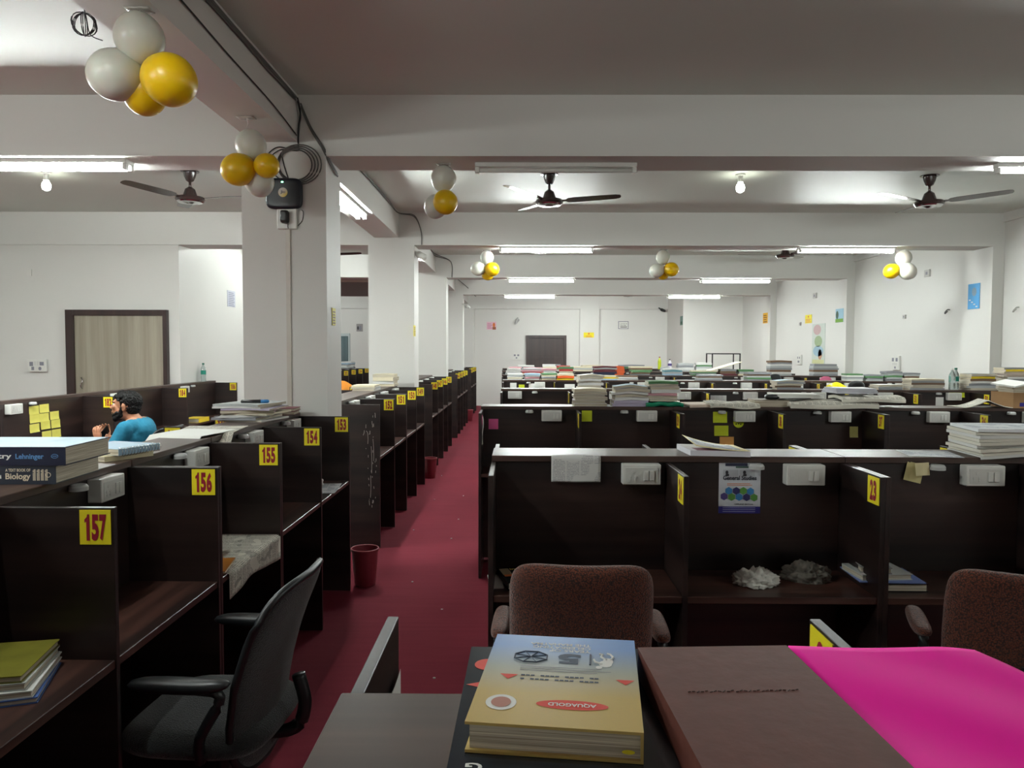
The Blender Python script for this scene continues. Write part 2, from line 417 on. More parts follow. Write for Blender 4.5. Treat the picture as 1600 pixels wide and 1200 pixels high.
slab(bm, a0.x - .55, a1.x - .05, YF - .1, YF - .06, .95, a0.z - .08, 40, 1, lambda x, y: (0, .02 * math.sin(x * 55), 0)); fin(bm, 'curtain', C('grey_curtain', (104, 122, 126), .9), w1, True)

# ------------------------------------------------------------------ lighting fixtures
def tubelight(loc, rz, L, lit, label, n=1, flip=0, lab2=''):
    r = empty('tube_light', loc, rz, label, 'tube light', 'fluorescent tube lights')
    box('batten', -L / 2, L / 2, -.03 * n, .03 * n, -.03, 0, WHITEP, r, .004)
    for k in range(n):
        y = (k - (n - 1) / 2) * .07
        bm = bmesh.new(); cyl(bm, (-L / 2 + .03, y, -.05), (L / 2 - .03, y, -.05), .015, seg=10)
        fin(bm, 'tube', LIT if lit else WHITEP, r, True)
        for s in (-1, 1): box('end_cap', s * (L / 2 - .015) - .015, s * (L / 2 - .015) + .015, y - .018, y + .018, -.07, -.03, WHITEP, r, .003)
    return r
def tl(px0, px1, Y, lit, label, z=ZB, n=1):
    x0 = (px0 - 810) / F * Y; x1 = (px1 - 810) / F * Y
    return tubelight(((x0 + x1) / 2, Y, z), 0, min(x1 - x0, 1.25) if px0 > 0 else 1.25, lit, label, n)
tl(742, 991, 5.22, False, 'unlit white tube light under the nearest cross beam above a ceiling fan')
tl(1541, 1800, 5.22, True, 'lit tube light under the nearest cross beam close to the right wall')
tubelight((-3.28, 5.15, ZB), 0, 1.25, True, 'lit twin tube light on the nearest cross beam left of the column', 2)
tubelight((-4.55, 5.15, ZB), 0, 1.25, True, 'lit twin tube light at far left end of the nearest cross beam', 2)
tl(780, 925, 9.36, True, 'lit tube light under second cross beam right of the white and yellow balloons', n=2)
tl(1242, 1390, 9.36, True, 'lit tube light under second cross beam left of the right-hand balloons', n=2)
tl(793, 897, 13.42, True, 'lit tube light on third cross beam above the dark door', n=2)
tl(1092, 1200, 13.42, True, 'lit tube light on third cross beam towards the right wall', n=2)
tl(787, 867, 17.42, True, 'lit tube light on the farthest cross beam above the dark door', n=2)
tl(1041, 1123, 17.42, True, 'lit tube light on the farthest cross beam near the boxed corner', n=2)
tubelight((-1.58, 6.95, 3.0), R(90), 1.25, True, 'lit twin tube light under the lengthwise beam behind the nearest column', 2)
tubelight((-1.58, 11.0, 3.0), R(90), 1.25, True, 'lit tube light under the lengthwise beam behind the second column')
tubelight((-1.58, 15.2, 3.0), R(90), 1.25, True, 'lit tube light under the lengthwise beam behind the third column')
tubelight((1.5, 19.2, ZC), 0, 1.25, True, 'added fill tube light on the ceiling in front of the far wall', 2)  # extra tube added in the last bay to brighten the far wall
tubelight((-5.6, 19.5, ZC), 0, 1.25, True, 'added fill tube light on the far left ceiling')  # extra tube added at far left to lift the far end
tubelight((-5.3, 15.5, 2.86), 0, 1.25, True, 'added fill tube light under the brown bulkhead in the far left room')  # another added far left tube, fill for the far end
tubelight((-3.2, 11.4, ZC), 0, 1.25, True, 'lit tube light on the ceiling left of the second column')
# behind the photographer
tubelight((4.6, 1.08, ZB), 0, 1.25, True, 'lit tube light under the beam above the photographer, right side', 2)
tubelight((-3.4, 1.08, ZB), 0, 1.25, True, 'lit tube light under the beam above the photographer, left side', 2)
tubelight((-1.62, 1.75, 3.0), R(90), 1.25, True, 'added fill tube light under the lengthwise beam above the nearest left carrels')  # out of view, added as fill for the dark near ceiling
def bulb(loc, label):
    r = empty('bulb_holder', loc, 0, label, 'light bulb')
    bm = bmesh.new(); lathe(bm, [(.045, 0), (.045, -.012), (.025, -.02), (.022, -.06), (.028, -.075), (.02, -.08)], 16); fin(bm, 'holder', WHITEP, r, 30)
    bm = bmesh.new(); lathe(bm, [(.018, -.08), (.035, -.1), (.042, -.13), (.034, -.16), (.01, -.175)], 16); fin(bm, 'bulb', BULB, r, True)
p = P(1157, 277, 7.25); bulb((p.x, 7.25, ZC), 'glowing bulb in a ceiling holder between the two right-hand fans')
p = P(72, 274, 7.2); bulb((p.x, 7.2, ZC), 'glowing bulb in a ceiling holder left of the left-hand fan')

# ------------------------------------------------------------------ fans
def fan(loc, rz, label, cap=BRONZE, tilt=-.16):
    r = empty('ceiling_fan', loc, rz, label, 'ceiling fan', 'dark ceiling fans')
    bm = bmesh.new(); lathe(bm, [(.085, 0), (.085, -.006), (.055, -.01), (.06, -.015), (.052, -.05), (.035, -.09), (.02, -.1)], 24); fin(bm, 'canopy', cap, r, 30)
    bm = bmesh.new(); cyl(bm, (0, 0, -.09), (0, 0, -.17), .012); fin(bm, 'down_rod', BRONZE, r, True)
    bm = bmesh.new(); lathe(bm, [(.02, -.15), (.045, -.17), (.06, -.215), (.065, -.235), (.125, -.245), (.135, -.265), (.125, -.285), (.06, -.295)], 28); fin(bm, 'motor_housing', cap, r, 30)
    bm = bmesh.new(); lathe(bm, [(.125, -.283), (.11, -.296), (.05, -.3), (.03, -.31)], 28); fin(bm, 'trim_ring', CHROME, r, 30)
    for k in range(3):
        a = 2 * math.pi * k / 3; M = Matrix.Rotation(a, 4, 'Z')
        bm = bmesh.new()
        prof = [(.11, .02), (.16, .022), (.18, .05), (.24, .062), (.48, .06), (.63, .055), (.67, .04), (.68, .015)]
        tp, bt = [], []
        for x, hw in prof:
            for s in (1, -1):
                pass
            for lst, dz in ((tp, .003), (bt, 0)):
                lst.append([bm.verts.new(M @ Vector((x, s * hw, -.262 + s * hw * tilt + dz + .05 * x))) for s in (1, -1)])
        for i in range(len(prof) - 1):
            bm.faces.new((tp[i][0], tp[i][1], tp[i + 1][1], tp[i + 1][0])); bm.faces.new((bt[i][0], bt[i + 1][0], bt[i + 1][1], bt[i][1]))
            for s in (0, 1): bm.faces.new((tp[i][s], tp[i + 1][s], bt[i + 1][s], bt[i][s]))
        bm.faces.new((tp[0][0], tp[0][1], bt[0][1], bt[0][0])); bm.faces.new((tp[-1][0], tp[-1][1], bt[-1][1], bt[-1][0]))
        fin(bm, 'blade', BRONZE, r)
    return r
fan((.29, 7.25, ZC), R(-7), 'dark ceiling fan in the middle behind the unlit tube light')
fan((3.94, 7.3, ZC), R(-34), 'dark ceiling fan near the right wall')
fan((-3.12, 7.15, ZC), R(0), 'dark ceiling fan left of the column with the wifi box', BRONZE, .16)
fan((3.98, 11.3, ZC), R(50), 'dark ceiling fan just showing beyond the second cross beam, right side')
fan((.3, 10.72, ZC), R(10), 'ceiling fan with chrome underside just below the middle second-beam tube light', CHROME)
fan((2.8, 19.3, ZC), R(15), 'small dark ceiling fan in front of the far wall')
fan((-3.05, 11.3, ZC), R(5), 'dark ceiling fan seen through the gap between first two columns')
fan((.36, 2.50, ZC), R(5), 'dark ceiling fan cut off by the top of the picture')

# ------------------------------------------------------------------ study carrels
HP, BP, LG, PH = .45, .095, .12, 1.18      # half depth, back panel offset, half ledge, panel height
def carrel(loc, rz, w, nb, label, fsig=(), bsig=(), sides=(1, 1), lw=None, socks=(.445, .445), puck=True, backsock=False, sockx=None, narrow=False, group=None, detail=True):
    """local x = length, front side towards -y. fsig/bsig: numbers for partitions 1..nb"""
    r = empty('study_carrel', loc, rz, label, 'study carrel', group)
    L = w * nb; t = .018
    fr, bk = sides
    y0 = -HP if fr else -(lw or LG) ; y1 = HP if bk else (lw or LG)
    by = BP if not narrow else .03
    lg = LG if not narrow else .05
    for i in range(nb + 1):
        x = i * w
        a, b = (x - t / 2, x + t / 2) if 0 < i < nb else ((0, t) if i == 0 else (L - t, L))
        end = i in (0, nb)
        if end:
            box('side_panel', a, b, (-HP if fr else -by), (HP if bk else by), .005, PH, WY, r)
        else:
            if fr: box('partition', a, b, -HP, -by, .005, PH, WY, r)
            if bk: box('partition', a, b, by, HP, .005, PH, WY, r)
        for sg, s in ((fsig, -1), (bsig, 1)):
            if i > 0 and i <= len(sg) and sg[i - 1]:
                num = sg[i - 1]; sx = a - .0018
                ys = (-HP + .008, -HP + .095) if s < 0 else (HP - .095, HP - .008)
                o = box('number_sign', sx, a, ys[0], ys[1], PH - .103, PH - .006, YEL, r, 0)
                # seen from -x: left is +y for the viewer looking along +x
                n = len(num); cw = {1: .032, 2: .05, 3: .066}[n]; yc = (ys[0] + ys[1]) / 2
                digitobj('digits', num, (sx - .0008, yc + cw / 2, PH - .092), (0, -cw, 0), (0, 0, .074), RED, o)
    for on, s in ((fr, -1), (bk, 1)):
        if not on: continue
        q = sorted((s * by, s * (by + .018)))
        for k in range(nb):
            box('back_panel', k * w + t / 2 + (t / 2 if k == 0 else 0), (k + 1) * w - t / 2 - (t / 2 if k == nb - 1 else 0), q[0], q[1], .06, PH, WX, r)
            q2 = sorted((s * (by + .018), s * (HP - .004)))
            xa, xb = k * w + t / 2 + (t / 2 if k == 0 else 0), (k + 1) * w - t / 2 - (t / 2 if k == nb - 1 else 0)
            box('desktop', xa, xb, q2[0], q2[1], .725, .75, WDESK, r, .002)
            if s == 1 and not backsock: continue
            if not detail: continue
            sx = xa + (sockx[k] if sockx else .435)
            m = Matrix.Scale(s, 4, (0, 1, 0))
            yf = s * (by + .018); yo = s * (by + .068); qq = sorted((yf, yo))
            so = box('socket_box', sx, sx + .15, qq[0], qq[1], PH - .082, PH - .002, WHITEP, r, .003)
            bm = bmesh.new(); e = .0008 * s
            abox(bm, sx + .012, sx + .138, *sorted((yo, yo + 2 * e)), PH - .072, PH - .014, 0)
            for dx, dz, rr in ((.04, .026, .0062), (.029, .044, .0056), (.051, .044, .0056), (.030, .056, .004), (.050, .056, .004)):
                cyl(bm, (sx + dx, yo + 2 * e, PH - .005 - dz), (sx + dx, yo + 4 * e, PH - .005 - dz), rr, seg=8, mi=1)
            fin(bm, 'socket_face', [SOCKP, HOLE], so)
            for dx in (.082, .105):
                box('switch', sx + dx, sx + dx + .019, *sorted((yo + 2 * e, yo + 7 * e)), PH - .064, PH - .026, WHITEP, so, .001)
            if puck and (k or not label.startswith('dark wood double carrel at the aisle, first') and not label.startswith('dark wood double carrel at the aisle, second row right, signed 24')):
                bm = bmesh.new(); lathe(bm, [(.03, 0), (.03, .012), (.024, .02)], 14, ((xa + xb) / 2, s * (by + .04), PH - .0215)); fin(bm, 'cable_puck', PUCK, r, 30)
    if narrow: box('ledge', 0, L, -lg, lg - .01, PH, PH + .025, WLEDGE, r, .002)
    else: box('ledge', 0.001, L - .001, -LG, LG, PH, PH + .025, WLEDGE, r, .002)
    return r

ORD = ['first', 'second', 'third', 'fourth', 'fifth', 'sixth', 'seventh', 'eighth']
# rows on the right of the aisle: (centre y, left end x, bay width, units, number on partition 1 counting down)
RROWS = [(3.07, -.105, .698, 4, {0: ('24', '23'), 1: ('22', '21'), 2: ('20', '19'), 3: ('18', '17')}, {0: ('', '25'), 1: ('26', '27'), 2: ('28', '29'), 3: ('30', '31')}),
         (5.70, -.280, .716, 4, {0: ('40', '39'), 1: ('38', '37'), 2: ('36', '35'), 3: ('34', '33')}, {}),
         (8.28, -.190, .73, 4, {0: ('56', '55'), 1: ('54', '53'), 2: ('52', '51'), 3: ('50', '49')}, {}),
         (10.75, -.225, .73, 4, {0: ('72', '71'), 1: ('70', '69'), 2: ('68', '67'), 3: ('66', '65')}, {}),
         (13.0, -.28, .73, 4, {0: ('88', '87'), 1: ('86', '85'), 2: ('84', '83'), 3: ('82', '81')}, {}),
         (15.4, -.33, .73, 4, {}, {}),
         (17.9, -.38, .73, 3, {}, {}),
         (20.3 - 1.1, -.43, .73, 3, {}, {})]
for ri, (yc, x0, bw, nu, fs, bs) in enumerate(RROWS):
    if ri == 7: continue
    for u in range(nu):
        f = fs.get(u, ()); b = bs.get(u, ())
        where = 'at the aisle' if u == 0 else ('by the right wall' if u == nu - 1 else f'{ORD[u]} from the aisle')
        nm = f', signed {f[0]} and {f[1]}' if f and ri < 4 else ''
        carrel((x0 + u * 2 * bw, yc, 0), 0, bw, 2, f'dark wood double carrel {where}, {ORD[ri + 1]} row right{nm}', f, b,
               group='dark wood carrels right of the red aisle', sockx=(.06, .44) if (ri == 2 and u == 0) else ((.495, .445) if (ri == 0 and u == 0) else None), detail=ri < 6)
# the row the photographer stands behind
carrel((-.215, .77, 0), 0, .705, 2, 'dark wood carrel under the gold and blue dictionary, signed 9', (), ('9', ''), backsock=False, group='dark wood carrels right of the red aisle')
# rows left of the aisle, long axis into the depth
LXC = -1.575
def lrow(y, w, nb, label, f, b=()): return carrel((LXC, y, 0), R(90), w, nb, label, f, b, backsock=False, group='dark wood carrels along the left of the red aisle')
lrow(.615, .725, 3, 'nearest dark wood carrel left of the aisle, signed 157 and 156', ('', '157', '156'), ('', '159', '160'))
lrow(2.795, .725, 1, 'single dark wood carrel with newspaper on its desk, signed 155', ('155',))
lrow(3.525, .725, 2, 'dark wood carrel in front of the nearest column, signed 154 and 153', ('154', '153'), ('161', '162'))
lrow(6.05, .73, 2, 'dark wood carrel with scratched plain end panel, signed 152 and 151', ('152', '151'), ('', '163'))
lrow(7.515, .73, 2, 'dark wood carrel in front of the second column, signed 150 and 149', ('150', '149'), ('', '164'))
lrow(9.75, .725, 2, 'dark wood carrel just past the second column, signed 148 and 147', ('148', '147'))
lrow(11.205, .725, 2, 'dark wood carrel before the third column, signed 146 and 145', ('146', '145'))
lrow(13.8, .71, 2, 'dark wood carrel just past the third column, signed 144 and 143', ('144', '143'))
lrow(15.225, .71, 2, 'dark wood carrel before the fourth column, signed 142 and 141', ('142', '141'))
lrow(17.8, .74, 3, 'farthest dark wood carrel left of the aisle, signed 140, 139 and 138', ('140', '139', '138'))
# single sided row by the left door wall
WXC = -4.14
def wrow(y, w, nb, label, f):
    r = carrel((WXC, y, 0), R(90), w, nb, label, f, (), sides=(1, 0), narrow=True, group='dark wood carrels along the left door wall')
    return r
HPs = HP; HP = .34
wrow(3.92, 1.54, 1, 'dark wood wall carrel left of the yellow sticky notes', ('',))
wrow(5.46, 1.54, 1, 'dark wood wall carrel with yellow sticky notes, signed 182', ('182',))
wrow(7.0, 1.56, 1, 'dark wood wall carrel behind the seated man, signed 184', ('184',))
wrow(8.56, 1.52, 1, 'dark wood wall carrel under the water bottle, signed 186', ('186',))
HP = HPs
carrel((-4.1, 14.6, 0), R(90), .73, 2, 'dark carrel in the far left room seen between columns, nearer one', ('201', '202'), group='dark carrels in the far left room')
carrel((-4.1, 16.06, 0), R(90), .73, 3, 'dark carrel in the far left room seen between columns, farther one', ('203', '204', '205'), group='dark carrels in the far left room')

# ------------------------------------------------------------------ chairs
def chair_base(r, mat, h):
    bm = bmesh.new(); cyl(bm, (0, 0, .1), (0, 0, h), .028, .022, 14); fin(bm, 'gas_column', BLACKP, r, 40)
    for k in range(5):
        a = 2 * math.pi * k / 5 + .3; c, s = math.cos(a), math.sin(a)
        bm = bmesh.new(); cyl(bm, (0, 0, .12), (.27 * c, .27 * s, .075), .03, .017, 8); fin(bm, 'base_leg', BLACKP, r, 40)
        bm = bmesh.new(); cyl(bm, (.27 * c - .025 * s, .27 * s + .025 * c, .03), (.27 * c + .025 * s, .27 * s - .025 * c, .03), .028, seg=14)
        cyl(bm, (.27 * c, .27 * s, .03), (.27 * c, .27 * s, .08), .01); fin(bm, 'caster', BLACKP, r, 40)
def office_chair(loc, rz, label, fab, bw, bh, zt, lean, armz, rim=None, group='office chairs', pad=.075, ex=6.5, tp=.03):
    """faces local +y (towards the desk); backrest stands at y = -.25"""
    r = empty('office_chair', loc, rz, label, 'office chair', group)
    bm = bmesh.new()
    M = Matrix.Translation((0, -.24, zt - bh / 2)) @ Matrix.Rotation(lean, 4, 'X')
    pillow(bm, bw, bh, pad, 22, ex, 8, lambda x, z: (x * -tp * (z < 0) * (-z / bh * 2), .10 * (x / bw * 2) ** 2 * .35 + .06 * math.cos(z * 4), 0), M)
    br = fin(bm, 'backrest', fab, r, True)
    if rim:
        bm = bmesh.new()
        pts = []
        for k in range(40):
            a = 2 * math.pi * k / 40; c, s = math.cos(a), math.sin(a); e = 2 / ex
            x = abs(c) ** e * math.copysign(1, c) * bw / 2; z = abs(s) ** e * math.copysign(1, s) * bh / 2
            y = .10 * (x / bw * 2) ** 2 * .35 + .06 * math.cos(z * 4)
            pts.append(M @ Vector((x + x * -tp * (z < 0) * (-z / bh * 2), y, z)))
        tube(bm, pts, .012, 8, closed=True); fin(bm, 'back_rim', rim, br, True)
    bm = bmesh.new(); pillow(bm, .48, .46, .09, 16, 4, 6, None, Matrix.Translation((0, .02, .46)) @ Matrix.Rotation(R(90), 4, 'X')); fin(bm, 'seat', fab, r, True)
    bm = bmesh.new(); tube(bm, smoothpts([(0, -.02, .41), (0, -.22, .42), (0, -.27, .5), (0, -.25, zt - bh * .55)]), .022, 8); fin(bm, 'back_support', BLACKP, r, True)
    for s in (-1, 1):
        bm = bmesh.new(); x = s * .26
        tube(bm, smoothpts([(x * .85, -.04, .43), (x, -.06, .52), (x, -.12, armz - .02), (x, -.05, armz), (x, .1, armz)]), .016, 8); fin(bm, 'armrest_frame', BLACKP, r, True)
        bm = bmesh.new(); pillow(bm, .06, .30, .04, 10, 3, 4, lambda X, Z: (0, -.10 * max(0, -Z - .06), 0), Matrix.Translation((x, -.0, armz + .01)) @ Matrix.Rotation(R(-90), 4, 'X')); fin(bm, 'armrest_pad', fab if fab is BROWNF else BLACKP, r, True)
    chair_base(r, fab, .42)
    return r
office_chair((.205, 2.46, 0), R(-3), 'brown woven fabric office chair pushed up to the carrel signed 24', BROWNF, .445, .52, .975, R(8), .70)
office_chair((1.60, 2.42, 0), R(-20), 'brown woven fabric office chair cut off by the right picture edge', BROWNF, .43, .50, .96, R(9), .70)
office_chair((-.94, 2.33, 0), R(86), 'black mesh office chair with arms at the carrel signed 156', BLACKF, .46, .60, .93, R(14), .66, BLACKP, pad=.04, ex=4.2, tp=.14)
office_chair((-3.16, 6.28, 0), R(84), 'dark grey chair the man in teal is sitting on', BLACKF, .44, .50, .965, R(14), .66, BLACKP, pad=.05)
# chair with orange garment in the far left room
q = P(545, 600, 11.0)
office_chair((q.x - .05, 11.0, 0), R(200), 'grey chair draped with orange cloth seen through the gap between columns', fabric('grey_chair_fabric', (104, 100, 92), (128, 124, 116)), .44, .5, 1.06, R(10), .66)
bm = bmesh.new(); slab(bm, -.16, .16, -.012, .012, -.25, .1, 8, 1, lambda x, y: (0, .015 * math.sin(x * 40), .08 * math.cos(x * 9)))
o = fin(bm, 'orange_cloth', C('orange_cotton', (236, 150, 50), .8), None, True, (P(534, 600, 10.8).x, 10.78, 1.0)); tag(o, 'orange cloth hanging over the grey chair between the columns', 'cloth')

# ------------------------------------------------------------------ the seated man
def cap(bm, p, q, r1, r2=None, seg=14):
    r2 = r1 if r2 is None else r2
    cyl(bm, p, q, r1, r2, seg); ball(bm, p, r1, seg=seg); ball(bm, q, r2, seg=seg)
def remeshed(bm, name, mat, parent, vox, smooth=2, nz=0):
    me = bpy.data.meshes.new(name); bm.to_mesh(me); bm.free()
    o = bpy.data.objects.new(name, me); COL.objects.link(o)
    m = o.modifiers.new('r', 'REMESH'); m.mode = 'VOXEL'; m.voxel_size = vox; m.use_smooth_shade = True
    if smooth: s = o.modifiers.new('s', 'SMOOTH'); s.iterations = smooth; s.factor = .5
    bpy.context.view_layer.update()
    me2 = bpy.data.meshes.new_from_object(o.evaluated_get(bpy.context.evaluated_depsgraph_get()))
    bpy.data.objects.remove(o)
    if nz:
        nn = [v.normal.copy() for v in me2.vertices]
        for v, n_ in zip(me2.vertices, nn): v.co += n_ * nz * (noise.noise(v.co * 90) + .6 * noise.noise(Vector((v.co.x * 60, v.co.y * 220, v.co.z * 220))))
    for p_ in me2.polygons: p_.use_smooth = True
    return link(name, me2, parent, mats=mat)
man = empty('person', (-3.16, 6.2, 0), 0, 'bearded person in a teal t-shirt sitting side-on, hands raised over a phone', 'person')
# local frame: faces -x
V = Vector
bm = bmesh.new()
HC = V((-.105, -.01, 1.150))      # head centre
HR = Matrix.Rotation(R(6), 4, 'Y') @ Matrix.Rotation(R(6), 4, 'Z')
def hp(x, y, z): return HC + (HR @ V((x, y, z))) * 1.07
ball(bm, hp(.012, 0, .03), 1.07, (.096, .076, .088), 24, HR)
ball(bm, hp(-.028, 0, -.03), 1.07, (.068, .060, .074), 20, HR)
ball(bm, hp(-.05, 0, -.085), .03, (1.1, 1.2, .8), 14)
ball(bm, hp(-.0, 0, -.065), 1.07, (.066, .056, .036), 16, HR)
cap(bm, hp(-.088, 0, .012), hp(-.108, 0, -.022), .009, .013)       # nose
for s in (-1, 1):
    ball(bm, hp(-.094, s * .012, -.027), .008)
    ball(bm, hp(-.07, s * .04, -.012), .022)
    ball(bm, hp(-.080, s * .03, .03), .016, (1, 1.6, .6))
    ball(bm, hp(.014, s * .078, -.008), 1, (.018, .008, .030), 12, HR @ Matrix.Rotation(s * R(20), 4, 'Z'))
    ball(bm, hp(.010, s * .084, .008), 1, (.016, .006, .018), 12)
ball(bm, hp(-.092, 0, -.052), .012, (.8, 2.0, .5)); ball(bm, hp(-.09, 0, -.066), .012, (.8, 1.8, .55))
cap(bm, hp(.02, 0, -.05), (-.03, 0, 1.02), .054, .06)
ball(bm, (-.02, 0, .90), 1, (.10, .16, .15)); ball(bm, (.02, 0, .72), 1, (.11, .14, .16)); ball(bm, (.04, 0, .56), 1, (.13, .16, .10))
cap(bm, (-.02, -.10, 1.0), (-.02, .10, 1.0), .055)
SH = {}
for s in (-1, 1):
    sh, el = V((-.03, s * .175, .975)), V((-.13, s * .235, .755)); wr = V((-.272, -.13, .855)) if s < 0 else V((-.33, .10, .85))
    SH[s] = (sh, el, wr)
    cap(bm, sh, el, .05, .038); cap(bm, el, wr, .036, .024)
    d = (wr - el).normalized(); up = V((-.15, 0, 1)).normalized()
    side = V((-1, s * -.25, 0)).normalized()
    pc = wr + V((-.018, -s * .004, .045))
    # palm as a flattened block of spheres
    for a in (-.028, -.010, .010, .028):
        cap(bm, wr + up * .01 + side * a * .5, wr + up * .075 + side * a, .013, .0125)
    curl = V((.35, -s * .8, 0)).normalized()
    for a, ln in ((.030, .058), (.011, .070), (-.009, .074), (-.028, .066)):
        b0 = wr + up * .078 + side * a
        b1 = b0 + (up + side * a * 4).normalized() * ln * .45
        b2 = b1 + (up * .9 + curl * .5 + side * a * 3).normalized() * ln * .32
        b3 = b2 + (up * .6 + curl * .9).normalized() * ln * .25
        cap(bm, b0, b1, .0098, .009, 10); cap(bm, b1, b2, .009, .0082, 10); cap(bm, b2, b3, .0082, .007, 10)
    t0 = wr + up * .022 - side * .024; t1 = t0 + (up * .5 - side * 1.0 + curl * .3).normalized() * .042; t2 = t1 + (up * .9 - side * .55).normalized() * .034
    cap(bm, wr + up * .015, t0, .015, .013, 10); cap(bm, t0, t1, .0125, .0105, 10); cap(bm, t1, t2, .0105, .008, 10)
for s in (-1, 1):
    cap(bm, (.03, s * .09, .52), (-.38, s * .12, .53), .075, .055); cap(bm, (-.38, s * .12, .52), (-.34, s * .13, .10), .05, .035)
    cap(bm, (-.33, s * .13, .05), (-.47, s * .15, .035), .036, .03)
remeshed(bm, 'body', SKIN, man, .0055)
bm = bmesh.new()
ball(bm, (-.02, 0, .90), 1, (.125, .185, .16)); ball(bm, (.02, 0, .74), 1, (.13, .165, .17)); ball(bm, (.03, 0, .62), 1, (.14, .17, .10))
cap(bm, (-.01, -.12, .985), (-.01, .12, .985), .066); ball(bm, (.03, 0, .95), 1, (.09, .15, .10)); ball(bm, (-.015, 0, 1.01), 1, (.068, .075, .04))
for s in (-1, 1):
    sh, el, wr = SH[s]; m_ = sh.lerp(el, .72); cap(bm, sh, sh.lerp(el, .4), .066, .062); cyl(bm, sh.lerp(el, .4), m_, .062, .066, 16)
rng = random.Random(4)
for k in range(0):     # folds
    a = V((.07 + .03 * rng.random(), rng.uniform(-.12, .1), rng.uniform(.78, 1.0))); cap(bm, a, a + V((.02, rng.uniform(-.05, .05), -.07)), .03, .02, 8)
for (p0, p1, r0) in (((-.10, -.15, .86), (.0, -.16, .90), .010),) or (((-.10, -.15, .86), (.06, -.15, .96), .014), ((-.08, -.16, .80), (.07, -.14, .88), .013), ((.0, -.165, .99), (.09, -.09, .90), .012)):
    cap(bm, p0, p1, r0 * 1.6, r0, 8)
remeshed(bm, 't_shirt', TEAL, man, .008, 5, .003)
bm = bmesh.new()
for s in (-1, 1):
    cap(bm, (.03, s * .09, .53), (-.38, s * .12, .54), .088, .066); cap(bm, (-.38, s * .12, .53), (-.34, s * .13, .12), .06, .05)
ball(bm, (.04, 0, .55), 1, (.14, .17, .10))
remeshed(bm, 'trousers', C('dark_denim', (40, 44, 58), .85), man, .012)
for s in (-1, 1):
    bm = bmesh.new(); cap(bm, (-.32, s * .13, .045), (-.48, s * .15, .04), .044, .036); remeshed(bm, 'shoe', BLACKP, man, .008)
bm = bmesh.new()     # hair: skull cap that leaves the face free
ball(bm, hp(.026, 0, .042), 1.07, (.092, .080, .083), 24, HR)
ball(bm, hp(.052, 0, .0), 1.05, (.060, .074, .07), 20, HR)
for k in range(16):
    a = rng.uniform(-1.2, 1.2); ball(bm, hp(-.04 + .02 * abs(a), .06 * math.sin(a), .098 - .02 * abs(a)), .027, (1.4, 1, .9), 10)
for s in (-1, 1):
    cap(bm, hp(-.012, s * .076, .035), hp(-.006, s * .074, -.005), .010, .006, 8)
    cap(bm, hp(-.055, s * .06, .075), hp(-.03, s * .075, .05), .018, .012, 8)
remeshed(bm, 'hair', HAIR, man, .004, 1, .006)
bm = bmesh.new()     # beard
for s in (-1, 1):
    cap(bm, hp(-.006, s * .068, -.012), hp(-.014, s * .060, -.062), .012, .018, 10)
    cap(bm, hp(-.012, s * .056, -.068), hp(-.056, s * .036, -.100), .020, .024, 10)
    cap(bm, hp(-.036, s * .050, -.055), hp(-.072, s * .026, -.080), .020, .018, 10)
    cap(bm, hp(-.094, s * .004, -.044), hp(-.082, s * .026, -.060), .0065, .0065, 8)
cap(bm, hp(-.058, -.03, -.104), hp(-.058, .03, -.104), .023); cap(bm, hp(-.08, -.015, -.086), hp(-.08, .015, -.086), .014)
remeshed(bm, 'beard', HAIR, man, .004, 2, .003)
for s in (-1, 1):
    bm = bmesh.new(); ball(bm, hp(-.077, s * .033, .008), .0125, seg=12); fin(bm, 'eye', C('eye_white', (206, 200, 192), .3), man, True)
    bm = bmesh.new(); ball(bm, hp(-.0865, s * .034, .006), .0055, seg=10); fin(bm, 'iris', C('dark_iris', (30, 20, 16), .2), man, True)
    bm = bmesh.new(); cap(bm, hp(-.096, s * .014, .030), hp(-.082, s * .048, .032), .0055, .004, 8); fin(bm, 'eyebrow', HAIR, man, True)
ph = box('phone', -.04, .04, -.005, .005, -.075, .075, BLACKG, None, .004, (-3.12 - .335, 6.2, .925), (0, R(60), R(90))); tag(ph, 'dark phone held up by the seated person in teal', 'phone')
bpy.data.objects['phone'].scale = (.9, .9, .9)

